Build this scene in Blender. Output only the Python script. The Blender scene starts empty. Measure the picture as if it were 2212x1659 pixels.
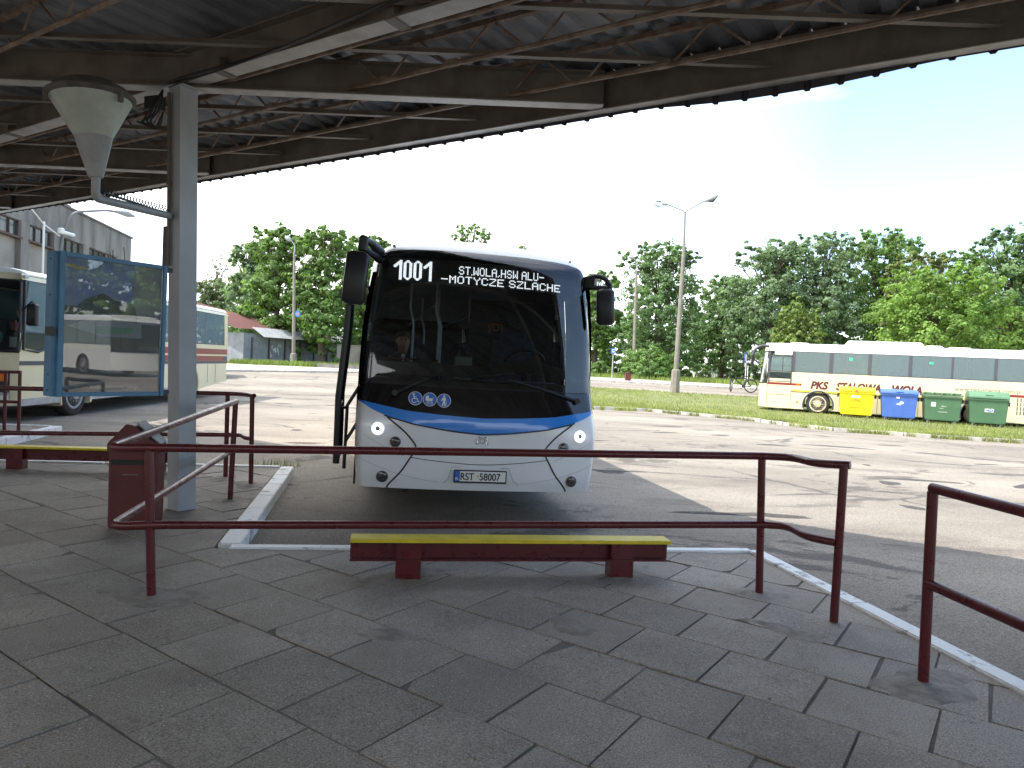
import bpy, bmesh, math, random
import numpy as np
from mathutils import Vector, Matrix
random.seed(7)
SC = bpy.context.scene
COL = SC.collection
R = math.radians

# ------------------------------------------------------------------ camera
F_PX, PW, PH = 1540.0, 2212.0, 1659.0          # focal length in the units of a 2212 px wide picture
EYE = 1.55
_p = math.atan((PH/2-783)/F_PX); _a = R(2.76)
FW = Vector((0, math.cos(_p), -math.sin(_p)))
_r = Vector((1, 0, 0)); _u = Vector((0, math.sin(_p), math.cos(_p)))
RT = _r*math.cos(_a)+_u*math.sin(_a); UP = -_r*math.sin(_a)+_u*math.cos(_a)
cam = bpy.data.cameras.new("camera"); camo = bpy.data.objects.new("camera", cam); COL.objects.link(camo)
cam.sensor_width = 36; cam.lens = 36*F_PX/PW; cam.clip_start = .05; cam.clip_end = 2000
m = Matrix((RT, UP, -FW)).transposed().to_4x4(); m.translation = (0, 0, EYE); camo.matrix_world = m
SC.camera = camo

# ------------------------------------------------------------------ light, sky, exposure
SUN_D = Vector((.66, .16, -1.0)).normalized()   # travel direction of sunlight
sun = bpy.data.lights.new("sun", 'SUN'); suno = bpy.data.objects.new("sun", sun); COL.objects.link(suno)
sun.energy = 2.45; sun.angle = R(.5); sun.color = (1, .955, .88)
suno.rotation_euler = SUN_D.to_track_quat('-Z', 'Y').to_euler(); suno.location = (-20, -5, 40)
W = bpy.data.worlds.new("World"); SC.world = W; W.use_nodes = True
nt = W.node_tree; nt.nodes.clear()
wo = nt.nodes.new('ShaderNodeOutputWorld'); bg = nt.nodes.new('ShaderNodeBackground')
sky = nt.nodes.new('ShaderNodeTexSky'); sky.sky_type = 'NISHITA'; sky.sun_disc = False
sky.sun_elevation = math.asin(-SUN_D.z); sky.sun_rotation = math.atan2(-SUN_D.x, -SUN_D.y)
sky.air_density = 1.0; sky.dust_density = 1.5; sky.ozone_density = 1.2
tc = nt.nodes.new('ShaderNodeTexCoord'); mp = nt.nodes.new('ShaderNodeMapping'); mp.inputs['Scale'].default_value = (1, 1, 2.6)
mp.inputs['Location'].default_value = (.35, .1, .2)
nz = nt.nodes.new('ShaderNodeTexNoise'); nz.inputs['Scale'].default_value = 1.7; nz.inputs['Detail'].default_value = 9; nz.inputs['Roughness'].default_value = .55
rp = nt.nodes.new('ShaderNodeValToRGB'); rp.color_ramp.elements[0].position = .40; rp.color_ramp.elements[1].position = .60
rp.color_ramp.elements[0].color = (0, 0, 0, 1); rp.color_ramp.elements[1].color = (.62, .62, .62, 1)
mx = nt.nodes.new('ShaderNodeMix'); mx.data_type = 'RGBA'; mx.inputs[7].default_value = (6.3, 6.45, 6.6, 1)
nt.links.new(tc.outputs['Generated'], mp.inputs[0]); nt.links.new(mp.outputs[0], nz.inputs['Vector'])
nt.links.new(nz.outputs['Fac'], rp.inputs[0])
sx = nt.nodes.new('ShaderNodeSeparateXYZ'); nt.links.new(tc.outputs['Generated'], sx.inputs[0])      # thicker haze towards the sun, clearer on the other side
ma = nt.nodes.new('ShaderNodeMath'); ma.operation = 'MULTIPLY_ADD'; ma.inputs[1].default_value = -1.15; ma.inputs[2].default_value = .44; nt.links.new(sx.outputs[0], ma.inputs[0])
mb_ = nt.nodes.new('ShaderNodeMath'); mb_.operation = 'ADD'; mb_.use_clamp = True; nt.links.new(ma.outputs[0], mb_.inputs[0]); nt.links.new(rp.outputs[0], mb_.inputs[1]); nt.links.new(mb_.outputs[0], mx.inputs[0])
nt.links.new(sky.outputs[0], mx.inputs[6]); nt.links.new(mx.outputs[2], bg.inputs[0])
bg.inputs[1].default_value = .145
nt.links.new(bg.outputs[0], wo.inputs[0])
SC.view_settings.view_transform = 'Standard'; SC.view_settings.look = 'None'; SC.view_settings.gamma = 1
SC.view_settings.exposure = 1.72
SC.cycles.max_bounces = 8; SC.cycles.transparent_max_bounces = 16
SC.cycles.use_denoising = True

# ------------------------------------------------------------------ picture point -> place
def ray(x, y): return FW + RT*((x-PW/2)/F_PX) + UP*((PH/2-y)/F_PX)
def gz(Y):
    t = min(max((Y-30)/32, 0), 1); return -.1+.5*t*t*(3-2*t)
def G(x, y):
    z = -.1; d = ray(x, y); P = None
    for i in range(60):
        t = (z-EYE)/d.z; P = Vector((d.x*t, d.y*t, z)); z = .5*z+.5*gz(P.y)
    return P
def AT(x, y, Y):
    d = ray(x, y); t = Y/d.y; return Vector((d.x*t, Y, EYE+d.z*t))

# ------------------------------------------------------------------ materials
def _nodes(name):
    m = bpy.data.materials.new(name); m.use_nodes = True
    t = m.node_tree; return m, t, t.nodes['Principled BSDF']
def noise(t, scale, detail=5, rough=.55, vec=None, stretch=None, dist=0):
    n = t.nodes.new('ShaderNodeTexNoise'); n.inputs['Scale'].default_value = scale
    n.inputs['Detail'].default_value = detail; n.inputs['Roughness'].default_value = rough; n.inputs['Distortion'].default_value = dist
    if vec is None:
        c = t.nodes.new('ShaderNodeTexCoord'); vec = c.outputs['Object']
    if stretch:
        q = t.nodes.new('ShaderNodeMapping'); q.inputs['Scale'].default_value = stretch[:3]
        if len(stretch) > 3: q.inputs['Rotation'].default_value = (0, 0, stretch[3])
        t.links.new(vec, q.inputs[0]); vec = q.outputs[0]
    t.links.new(vec, n.inputs['Vector']); return n.outputs['Fac']
def ramp(t, fac, a, b, ca=(0, 0, 0, 1), cb=(1, 1, 1, 1)):
    r = t.nodes.new('ShaderNodeValToRGB'); e = r.color_ramp.elements
    e[0].position = a; e[1].position = b; e[0].color = ca; e[1].color = cb
    t.links.new(fac, r.inputs[0]); return r.outputs[0]
def mix(t, fac, a, b, kind='MIX'):
    n = t.nodes.new('ShaderNodeMix'); n.data_type = 'RGBA'; n.blend_type = kind
    for i, v in ((0, fac), (6, a), (7, b)):
        if isinstance(v, (tuple, list)): n.inputs[i].default_value = (*v[:3], 1)
        elif isinstance(v, (int, float)): n.inputs[i].default_value = v
        else: t.links.new(v, n.inputs[i])
    return n.outputs[2]
def bump(t, b, h, strength, dist=.01):
    n = t.nodes.new('ShaderNodeBump'); n.inputs['Strength'].default_value = strength; n.inputs['Distance'].default_value = dist
    t.links.new(h, n.inputs['Height']); t.links.new(n.outputs[0], b.inputs['Normal'])
def M(name, col, rough=.5, metal=0, col2=None, sc=3, lo=.4, hi=.65, bmp=0, bsc=30, stretch=None, coat=0, spec=.5, rvar=0):
    m, t, b = _nodes(name)
    b.inputs['Base Color'].default_value = (*col, 1); b.inputs['Roughness'].default_value = rough; b.inputs['Metallic'].default_value = metal
    b.inputs['Coat Weight'].default_value = coat; b.inputs['Coat Roughness'].default_value = .04; b.inputs['Specular IOR Level'].default_value = spec
    if col2:
        f = ramp(t, noise(t, sc, 7, .6, stretch=stretch), lo, hi)
        t.links.new(mix(t, f, col, col2), b.inputs['Base Color'])
        if rvar:
            t.links.new(ramp(t, noise(t, sc*1.7, 6), .35, .7, (rough,)*3+(1,), (min(1, rough+rvar),)*3+(1,)), b.inputs['Roughness'])
    if bmp: bump(t, b, noise(t, bsc, 6), bmp)
    return m
def emit(name, col, s):
    m, t, b = _nodes(name); b.inputs['Emission Color'].default_value = (*col, 1); b.inputs['Emission Strength'].default_value = s
    b.inputs['Base Color'].default_value = (*col, 1); return m
def glass(name, tint, refl=1.0, rough=.01, ior=1.5, dust_sheen=0, dcol=(.5, .5, .47), dmin=0):
    m = bpy.data.materials.new(name); m.use_nodes = True; t = m.node_tree; t.nodes.clear()
    o = t.nodes.new('ShaderNodeOutputMaterial'); tr = t.nodes.new('ShaderNodeBsdfTransparent'); gl = t.nodes.new('ShaderNodeBsdfGlossy')
    tr.inputs[0].default_value = (*tint, 1); gl.inputs['Roughness'].default_value = rough; gl.inputs[0].default_value = (refl, refl, refl, 1)
    fr = t.nodes.new('ShaderNodeFresnel'); fr.inputs[0].default_value = ior; mxs = t.nodes.new('ShaderNodeMixShader')
    t.links.new(fr.outputs[0], mxs.inputs[0]); t.links.new(tr.outputs[0], mxs.inputs[1]); t.links.new(gl.outputs[0], mxs.inputs[2])
    out = mxs.outputs[0]
    if dust_sheen:
        d = t.nodes.new('ShaderNodeBsdfDiffuse'); d.inputs[0].default_value = (*dcol, 1); m2 = t.nodes.new('ShaderNodeMixShader')
        t.links.new(ramp(t, noise(t, 4, 6), .3, .8, (dmin, dmin, dmin, 1), (dust_sheen, dust_sheen, dust_sheen, 1)), m2.inputs[0])
        t.links.new(out, m2.inputs[1]); t.links.new(d.outputs[0], m2.inputs[2]); out = m2.outputs[0]
    t.links.new(out, o.inputs[0]); return m
def leafmat(name, c1, c2, trans=.35, hue=None):
    m = bpy.data.materials.new(name); m.use_nodes = True; t = m.node_tree; b = t.nodes['Principled BSDF']
    g = t.nodes.new('ShaderNodeNewGeometry')
    c = ramp(t, g.outputs['Random Per Island'], 0, 1, (*c1, 1), (*c2, 1))
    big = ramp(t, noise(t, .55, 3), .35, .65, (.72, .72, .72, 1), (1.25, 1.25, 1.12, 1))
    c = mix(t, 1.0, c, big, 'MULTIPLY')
    t.links.new(c, b.inputs['Base Color']); b.inputs['Roughness'].default_value = .5; b.inputs['Specular IOR Level'].default_value = .35
    tl = t.nodes.new('ShaderNodeBsdfTranslucent'); t.links.new(mix(t, 1.0, c, (1.15, 1.25, .55), 'MULTIPLY'), tl.inputs[0])
    ms = t.nodes.new('ShaderNodeMixShader'); ms.inputs[0].default_value = trans
    o = t.nodes['Material Output']; t.links.new(b.outputs[0], ms.inputs[1]); t.links.new(tl.outputs[0], ms.inputs[2]); t.links.new(ms.outputs[0], o.inputs[0])
    return m

def mat_asphalt():
    m, t, b = _nodes("worn_asphalt")
    big = noise(t, .22, 7, .62, stretch=(.55, 1.35, 1, .35))
    c = mix(t, ramp(t, big, .40, .60), (.182, .159, .132), (.272, .239, .199))
    c = mix(t, ramp(t, noise(t, .55, 8, .68, stretch=(.5, 1.7, 1, .25)), .54, .68, (0,)*3+(1,), (.7,)*3+(1,)), c, (.12, .102, .084))
    c = mix(t, ramp(t, noise(t, .32, 9, .72, stretch=(1, 1.6, 1, -.3), dist=1.2), .57, .60, (0,)*3+(1,), (.75,)*3+(1,)), c, (.062, .055, .049))
    c = mix(t, ramp(t, noise(t, 2.4, 8, .7, stretch=(.6, 1.5, 1)), .60, .74, (0,)*3+(1,), (.7,)*3+(1,)), c, (.058, .052, .047))
    sp = noise(t, 95, 3, .7)
    c = mix(t, .75, c, mix(t, ramp(t, sp, .3, .7), (.05, .05, .05), (.95, .95, .95)), 'OVERLAY')
    c = mix(t, ramp(t, noise(t, 21, 5, .7), .60, .72, (0,)*3+(1,), (.55,)*3+(1,)), c, (.07, .064, .058))
    tcn = t.nodes.new('ShaderNodeTexCoord'); nv = t.nodes.new('ShaderNodeTexNoise'); nv.inputs['Scale'].default_value = .9; nv.inputs['Detail'].default_value = 6
    t.links.new(tcn.outputs['Object'], nv.inputs['Vector'])
    vm = t.nodes.new('ShaderNodeMix'); vm.data_type = 'VECTOR'; vm.inputs[0].default_value = .35
    t.links.new(tcn.outputs['Object'], vm.inputs[4]); t.links.new(nv.outputs['Color'], vm.inputs[5])
    vo = t.nodes.new('ShaderNodeTexVoronoi'); vo.feature = 'DISTANCE_TO_EDGE'; vo.inputs['Scale'].default_value = .42
    t.links.new(vm.outputs[1], vo.inputs['Vector'])
    ck = ramp(t, vo.outputs['Distance'], .004, .016, (1,)*3+(1,), (0,)*3+(1,))
    ck = mix(t, 1.0, ck, ramp(t, noise(t, .3, 3), .47, .58), 'MULTIPLY')
    c = mix(t, mix(t, 1.0, ck, (.75, .75, .75), 'MULTIPLY'), c, (.05, .045, .04))
    t.links.new(c, b.inputs['Base Color']); b.inputs['Roughness'].default_value = .85; b.inputs['Specular IOR Level'].default_value = .35
    h = mix(t, .35, sp, big); h = mix(t, ck, h, (0, 0, 0)); bump(t, b, h, .55, .02); return m
def mat_slab():
    m, t, b = _nodes("concrete_paving")
    g = t.nodes.new('ShaderNodeNewGeometry')
    c = mix(t, g.outputs['Random Per Island'], (.262, .233, .195), (.355, .318, .270))
    c = mix(t, ramp(t, noise(t, 1.1, 7, .65), .42, .7), c, (.20, .176, .147))
    c = mix(t, ramp(t, noise(t, 7, 8, .7), .58, .75, (0,)*3+(1,), (.75,)*3+(1,)), c, (.12, .114, .105))
    vo = t.nodes.new('ShaderNodeTexVoronoi'); vo.inputs['Scale'].default_value = 55; tcn = t.nodes.new('ShaderNodeTexCoord'); t.links.new(tcn.outputs['Object'], vo.inputs['Vector'])
    peb = ramp(t, vo.outputs['Distance'], .16, .26, (1,)*3+(1,), (0,)*3+(1,))
    peb = mix(t, 1.0, peb, ramp(t, noise(t, 4, 4), .40, .58), 'MULTIPLY')
    c = mix(t, mix(t, 1.0, peb, (.8, .8, .8), 'MULTIPLY'), c, (.46, .44, .41))
    fine = noise(t, 130, 3, .7)
    c = mix(t, .8, c, mix(t, ramp(t, fine, .3, .7), (.12, .12, .12), (.88, .88, .88)), 'OVERLAY')
    c = mix(t, ramp(t, noise(t, 28, 5, .75), .62, .72, (0,)*3+(1,), (.6,)*3+(1,)), c, (.10, .095, .088))
    t.links.new(c, b.inputs['Base Color']); b.inputs['Roughness'].default_value = .78; b.inputs['Specular IOR Level'].default_value = .4
    bump(t, b, mix(t, .3, fine, noise(t, 9, 6)), .45, .008); return m
def mat_kerbpaint():
    m, t, b = _nodes("chipped_white_paint")
    c = mix(t, ramp(t, noise(t, 5, 8, .7), .56, .62), (.74, .75, .75), (.30, .29, .27))
    c = mix(t, ramp(t, noise(t, 26, 5, .7), .55, .75, (0,)*3+(1,), (.8,)*3+(1,)), c, (.42, .41, .4))
    t.links.new(c, b.inputs['Base Color']); b.inputs['Roughness'].default_value = .6
    bump(t, b, noise(t, 22, 6), .4, .006); return m

def mat_railpaint():
    m, t, b = _nodes("maroon_paint"); c = mix(t, ramp(t, noise(t, 6, 7, .6), .35, .7), (.125, .014, .018), (.09, .012, .015))
    f = ramp(t, noise(t, 24, 6, .75), .70, .72); c = mix(t, f, c, (.10, .075, .06)); t.links.new(c, b.inputs['Base Color'])
    t.links.new(ramp(t, noise(t, 9, 6), .35, .7, (.2,)*3+(1,), (.38,)*3+(1,)), b.inputs['Roughness']); bump(t, b, noise(t, 45, 6), .12); return m
MT = dict(
    asphalt=mat_asphalt(), slab=mat_slab(), kerb=mat_kerbpaint(),
    joint=M("joint_dirt", (.125, .114, .098), .95, col2=(.17, .153, .128), sc=8, bmp=.5, bsc=60),
    mortar=M("old_mortar", (.28, .255, .22), .9, col2=(.17, .155, .132), sc=9, bmp=.8, bsc=35),
    pot=M("broken_asphalt", (.07, .063, .056), .95, col2=(.035, .032, .03), sc=14, bmp=1, bsc=40),
    farkerb=M("grey_kerb", (.48, .46, .42), .85, col2=(.3, .28, .25), sc=3, bmp=.3),
    pave=M("pale_pavement", (.44, .42, .37), .9, col2=(.33, .31, .27), sc=1.2, bmp=.2),
    soil=M("soil_and_turf", (.12, .145, .045), .95, col2=(.17, .17, .07), sc=.8),
    red=M("maroon_paint", (.105, .012, .016), .24, col2=(.078, .011, .014), sc=6, lo=.35, hi=.7, bmp=.12, bsc=45, rvar=.2),
    binred=M("dull_red_paint", (.115, .02, .018), .5, col2=(.085, .016, .015), sc=5, bmp=.1, rvar=.2),
    yellow=M("yellow_paint", (.72, .58, .015), .5, col2=(.58, .46, .015), sc=9, bmp=.15, bsc=60),
    steel=M("grey_painted_steel", (.40, .42, .445), .42, col2=(.345, .36, .38), sc=2.5, bmp=.08, bsc=12),
    beam=M("dirty_beige_steel", (.165, .143, .12), .6, col2=(.105, .085, .068), sc=2.2, bmp=.1),
    lit_flange=M("flange_lit_from_ground", (.42, .405, .385), .5, col2=(.30, .285, .265), sc=4), truss=M("rusty_steel", (.16, .10, .07), .75, col2=(.26, .215, .175), sc=7, bmp=.2),  # beam undersides: light from the ground painted in as a paler tone
    sheet=M("corrugated_sheet", (.24, .25, .27), .5, col2=(.13, .13, .14), sc=1.4, metal=.0),
    sheetdark=M("dark_cladding", (.035, .033, .04), .6, col2=(.06, .055, .06), sc=3),
    black=M("black_plastic", (.012, .0125, .014), .42), rubber=M("tyre_rubber", (.022, .021, .02), .8, col2=(.05, .047, .043), sc=6, bmp=.2),
    blackgloss=M("black_gloss", (.006, .006, .007), .06, coat=.5), cable=M("black_cable", (.01, .01, .01), .6),
    white=M("white_paint", (.74, .75, .76), .28, coat=.6, col2=(.68, .69, .70), sc=1.2, rvar=.06),
    blue=M("blue_gloss", (.010, .20, .66), .22, coat=.9), gap=M("seam_dark", (.02, .02, .022), .7),
    chrome=M("chrome", (.8, .8, .82), .12, 1), lens=M("dark_lens", (.02, .02, .022), .08, coat=1), lensring=M("lamp_bezel", (.2, .2, .21), .25, .8),
    led=emit("led_white", (.9, .93, 1), .8), lamp_on=emit("headlamp_on", (.95, .97, 1), 2.4), ledboard=M("led_board", (.012, .014, .013), .7),
    cream=M("cream_paint", (.74, .665, .43), .32, coat=.4, col2=(.67, .60, .38), sc=.8, rvar=.1), roofwhite=M("white_roof", (.80, .80, .77), .4, col2=(.72, .72, .68), sc=.7),
    stripe=M("red_stripe", (.25, .022, .022), .35, col2=(.21, .02, .02), sc=4), greyband=M("grey_trim", (.07, .068, .085), .5), letter=M("maroon_letters", (.11, .016, .028), .5),
    greyletter=M("grey_letters", (.2, .19, .19), .6), ystripe=M("yellow_stripe", (.65, .5, .03), .5), orange=M("orange_lens", (.75, .17, .01), .2),
    rim=M("cream_rim", (.6, .55, .42), .5, col2=(.42, .36, .26), sc=8), steelrim=M("steel_rim", (.35, .35, .36), .4, .6),
    curtain=M("teal_curtain", (.05, .26, .32), .8, col2=(.035, .19, .25), sc=5), seat=M("seat_cloth", (.04, .055, .085), .9, col2=(.025, .03, .045), sc=20),
    seatpale=M("pale_seat_cloth", (.16, .2, .21), .9), inner=M("cabin_lining", (.16, .16, .155), .8), innerdark=M("dark_cabin", (.03, .03, .032), .85), floor=M("cabin_floor", (.06, .06, .065), .8),
    dash=M("dashboard", (.035, .037, .04), .75), paper=M("white_paper", (.75, .75, .72), .8), greenbag=M("green_cloth", (.05, .4, .25), .7), pinkpaper=M("red_print", (.6, .1, .1), .7), greenlabel=M("green_label", (.05, .6, .3), .5),
    postblue=M("blue_frame", (.07, .19, .32), .45, col2=(.055, .15, .26), sc=5, bmp=.05), postbolt=M("bolt_dark", (.02, .03, .05), .5),
    conc=M("weathered_concrete", (.26, .242, .215), .9, col2=(.14, .128, .112), sc=1.5, bmp=.2, stretch=(1, 1, .2)),
    conc2=M("pale_render", (.35, .32, .275), .9, col2=(.25, .228, .195), sc=.8, bmp=.15), pole=M("lamp_post_concrete", (.23, .21, .18), .9, col2=(.17, .155, .132), sc=3, bmp=.2),
    winframe=M("brown_sill", (.09, .055, .045), .7), windark=M("hall_window", (.03, .045, .045), .15), metal=M("galvanised", (.45, .46, .48), .45, .5, col2=(.33, .34, .36), sc=5),
    redroof=M("red_tiles", (.115, .042, .036), .8, col2=(.085, .032, .028), sc=4), shed=M("grey_shed_door", (.23, .25, .27), .6, col2=(.17, .185, .2), sc=2), shedlight=M("grey_awning", (.36, .37, .38), .6, col2=(.28, .29, .3), sc=2),
    wood=M("bark", (.085, .068, .052), .95, col2=(.05, .042, .034), sc=6, bmp=.5),
    binY=M("yellow_plastic", (.80, .66, .012), .42, col2=(.74, .60, .012), sc=2), binB=M("blue_plastic", (.065, .145, .46), .45, col2=(.052, .125, .41), sc=2), binG=M("green_plastic", (.068, .155, .080), .5, col2=(.055, .13, .068), sc=2),
    binG2=M("faded_green_plastic", (.10, .215, .125), .55, col2=(.078, .175, .098), sc=2),
    blueplate=M("sign_blue", (.02, .13, .5), .4), skin=M("skin", (.42, .22, .15), .5), hair=M("grey_brown_hair", (.08, .055, .04), .8), coat=M("dark_jacket", (.02, .021, .025), .9), shirt=M("white_shirt", (.7, .7, .72), .8), eye=M("eye_dark", (.02, .015, .012), .3), lip=M("lips", (.3, .11, .09), .5),
    red2=M("red_plastic", (.28, .02, .03), .5), lampgrey=M("lamp_grey_metal", (.33, .345, .355), .5, col2=(.26, .27, .275), sc=6),
    glass_ws=glass("windscreen_glass", (.62, .66, .66), 1.0, .004, 1.68), glass_bus=glass("tinted_bus_glass", (.42, .55, .56), 1.0, .01, 1.55, .05), glass_cov=glass("poster_glass", (.975, .98, .985), 1.0, .004, 1.68, .16, (.42, .44, .46), .06), glass_coach=glass("coach_glass", (.5, .62, .63), 1.0, .01, 1.6, .27, (.46, .58, .61), .265), glass_front=glass("coach_windscreen_glass", (.45, .55, .55), .5, .02, 1.22, .08),  # coach panes: even teal film paints the mirrored sky into the glass
    glass_lamp=glass("dusty_lamp_glass", (.45, .52, .46), .8, .12, 1.4, .92, (.56, .61, .56), .6), glass_clear=glass("pale_glass", (.8, .85, .85), 1, .02, 1.5),
    amber=M("amber_emblem", (.25, .09, .02), .6), dirt=M("dirty_dome", (.12, .11, .1), .8, col2=(.07, .065, .06), sc=6),
    pblue=M("poster_sky", (.21, .28, .62), .6), pgrey=M("poster_hall", (.30, .32, .34), .6), pgreen=M("poster_field", (.075, .085, .025), .6), pbus=M("poster_bus_green", (.05, .3, .14), .6), pdark=M("poster_road", (.06, .056, .05), .6), ptree=M("poster_trees", (.03, .045, .06), .6), pyel=M("poster_yellow", (.65, .55, .06), .6),
)
LEAF = dict(
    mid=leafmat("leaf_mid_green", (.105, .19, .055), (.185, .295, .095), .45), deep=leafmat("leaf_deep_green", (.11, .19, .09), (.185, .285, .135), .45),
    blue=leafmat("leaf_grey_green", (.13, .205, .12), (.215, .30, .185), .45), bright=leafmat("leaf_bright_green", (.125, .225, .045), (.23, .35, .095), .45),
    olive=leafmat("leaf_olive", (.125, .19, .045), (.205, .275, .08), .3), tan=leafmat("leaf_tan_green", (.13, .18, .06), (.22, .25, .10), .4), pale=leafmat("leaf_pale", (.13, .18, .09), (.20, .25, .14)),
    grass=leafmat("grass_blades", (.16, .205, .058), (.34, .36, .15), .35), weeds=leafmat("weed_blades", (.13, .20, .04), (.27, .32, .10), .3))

# ------------------------------------------------------------------ mesh builder
class MB:
    def __init__(s): s.v = []; s.f = []
    def add(s, vs, fs):
        n = len(s.v); s.v += [tuple(q) for q in vs]; s.f += [tuple(i+n for i in f) for f in fs]; return s
    def box(s, c, d, rot=None, axes=None):
        hx, hy, hz = d[0]/2, d[1]/2, d[2]/2; c = Vector(c)
        if rot is not None and not isinstance(rot, Matrix): rot = Matrix.Rotation(rot, 3, 'Z')
        vs = []
        for z in (-hz, hz):
            for x, y in ((-hx, -hy), (hx, -hy), (hx, hy), (-hx, hy)):
                q = Vector((x, y, z)); q = rot @ q if rot is not None else q; vs.append(q+c)
        return s.add(vs, [(3, 2, 1, 0), (4, 5, 6, 7), (0, 1, 5, 4), (1, 2, 6, 5), (2, 3, 7, 6), (3, 0, 4, 7)])
    def rbox(s, c, d, r, rot=None, n=3, axis='z', taper=1.0):
        """box with rounded vertical (or other axis) edges; taper scales the top section"""
        pts = []
        order = {'z': (0, 1, 2), 'y': (0, 2, 1), 'x': (1, 2, 0)}[axis]
        a, b, h = d[order[0]]/2, d[order[1]]/2, d[order[2]]/2
        for k, (sx, sy) in enumerate(((1, 1), (-1, 1), (-1, -1), (1, -1))):
            for i in range(n+1):
                t = R(90)*(k+i/n); pts.append((sx*(a-r)+r*math.cos(t), sy*(b-r)+r*math.sin(t)))
        vs = []; N = len(pts); e = min(r*.5, h*.3)
        for hh, k in ((-h, 1-e/max(a, b)), (-h+e, 1), (h-e, taper), (h, taper*(1-e/max(a, b)))):
            for p in pts:
                q = [0, 0, 0]; q[order[0]] = p[0]*k; q[order[1]] = p[1]*k; q[order[2]] = hh; vs.append(q)
        fs = [tuple(range(N-1, -1, -1)), tuple(3*N+i for i in range(N))]
        for j in range(3):
            for i in range(N): fs.append((j*N+i, j*N+(i+1) % N, (j+1)*N+(i+1) % N, (j+1)*N+i))
        if rot is not None and not isinstance(rot, Matrix): rot = Matrix.Rotation(rot, 3, 'Z')
        c = Vector(c); return s.add([(rot @ Vector(q) if rot is not None else Vector(q))+c for q in vs], fs)
    def tube(s, pts, r, n=8, cap=True):
        pts = [Vector(p) for p in pts]; k = len(pts); rs = r if isinstance(r, (list, tuple)) else [r]*k
        T = [(pts[min(i+1, k-1)]-pts[max(i-1, 0)]).normalized() for i in range(k)]
        u = T[0].cross(Vector((0, 0, 1)));
        if u.length < .05: u = T[0].cross(Vector((0, 1, 0)))
        u.normalize(); vs = []
        for i in range(k):
            u = (u-T[i]*u.dot(T[i])).normalized(); w = T[i].cross(u)
            for j in range(n):
                a = 2*math.pi*j/n; vs.append(pts[i]+(u*math.cos(a)+w*math.sin(a))*rs[i])
        fs = [(i*n+j, i*n+(j+1) % n, (i+1)*n+(j+1) % n, (i+1)*n+j) for i in range(k-1) for j in range(n)]
        if cap: fs += [tuple(range(n-1, -1, -1)), tuple((k-1)*n+j for j in range(n))]
        return s.add(vs, fs)
    def lathe(s, prof, n=24, c=(0, 0, 0), mat=None):
        vs = []; k = len(prof)
        for r, z in prof:
            for j in range(n):
                a = 2*math.pi*j/n; q = Vector((r*math.cos(a), r*math.sin(a), z)); q = mat @ q if mat is not None else q; vs.append(q+Vector(c))
        fs = [(i*n+j, i*n+(j+1) % n, (i+1)*n+(j+1) % n, (i+1)*n+j) for i in range(k-1) for j in range(n)]
        fs += [tuple(range(n-1, -1, -1)), tuple((k-1)*n+j for j in range(n))]
        return s.add(vs, fs)
    def grid(s, fn, us, vs_):
        vs = [fn(u, v) for v in vs_ for u in us]; n = len(us)
        return s.add(vs, [(j*n+i, j*n+i+1, (j+1)*n+i+1, (j+1)*n+i) for j in range(len(vs_)-1) for i in range(n-1)])
    def poly(s, pts): return s.add(pts, [tuple(range(len(pts)))])
    def prism(s, pts, off):
        """closed polygon extruded by vector off"""
        n = len(pts); off = Vector(off); a = [Vector(p) for p in pts]
        return s.add(a+[p+off for p in a], [tuple(range(n-1, -1, -1)), tuple(range(n, 2*n))]+[(i, (i+1) % n, n+(i+1) % n, n+i) for i in range(n)])
    def build(s, name, mat, parent=None, smooth=False, angle=None, bevel=0):
        me = bpy.data.meshes.new(name); me.from_pydata(s.v, [], s.f); me.update()
        if bevel:
            bm = bmesh.new(); bm.from_mesh(me); bmesh.ops.bevel(bm, geom=list(bm.edges), offset=bevel, segments=2, affect='EDGES', clamp_overlap=True); bm.to_mesh(me); bm.free()
        bm = bmesh.new(); bm.from_mesh(me); bmesh.ops.recalc_face_normals(bm, faces=bm.faces); bm.to_mesh(me); bm.free()
        me.materials.append(MT[mat] if isinstance(mat, str) else mat)
        if smooth:
            me.shade_smooth()
            if hasattr(me, 'set_sharp_from_angle'): me.set_sharp_from_angle(angle=R(angle or 40))
        o = bpy.data.objects.new(name, me); COL.objects.link(o)
        if parent is not None: o.parent = parent
        return o
def thing(name, label, cat, loc=(0, 0, 0), rz=0, group=None, rot=None):
    o = bpy.data.objects.new(name, None); COL.objects.link(o); o.location = loc; o.rotation_euler = rot or (0, 0, rz); o.empty_display_size = .2
    o['label'] = label; o['category'] = cat
    if group: o['group'] = group
    return o
def tag(o, label, cat, group=None):
    o['label'] = label; o['category'] = cat
    if group: o['group'] = group
    return o
def struct(o, kind='structure'): o['kind'] = kind; return o
def dup(root, loc, rz, label, group=None):
    r = root.copy(); COL.objects.link(r); r.location = loc; r.rotation_euler = (0, 0, rz); r['label'] = label
    if group: r['group'] = group
    for ch in list(root.children):
        c = ch.copy(); COL.objects.link(c); c.parent = r
        for g in list(ch.children):
            d = g.copy(); COL.objects.link(d); d.parent = c
    return r
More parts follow.
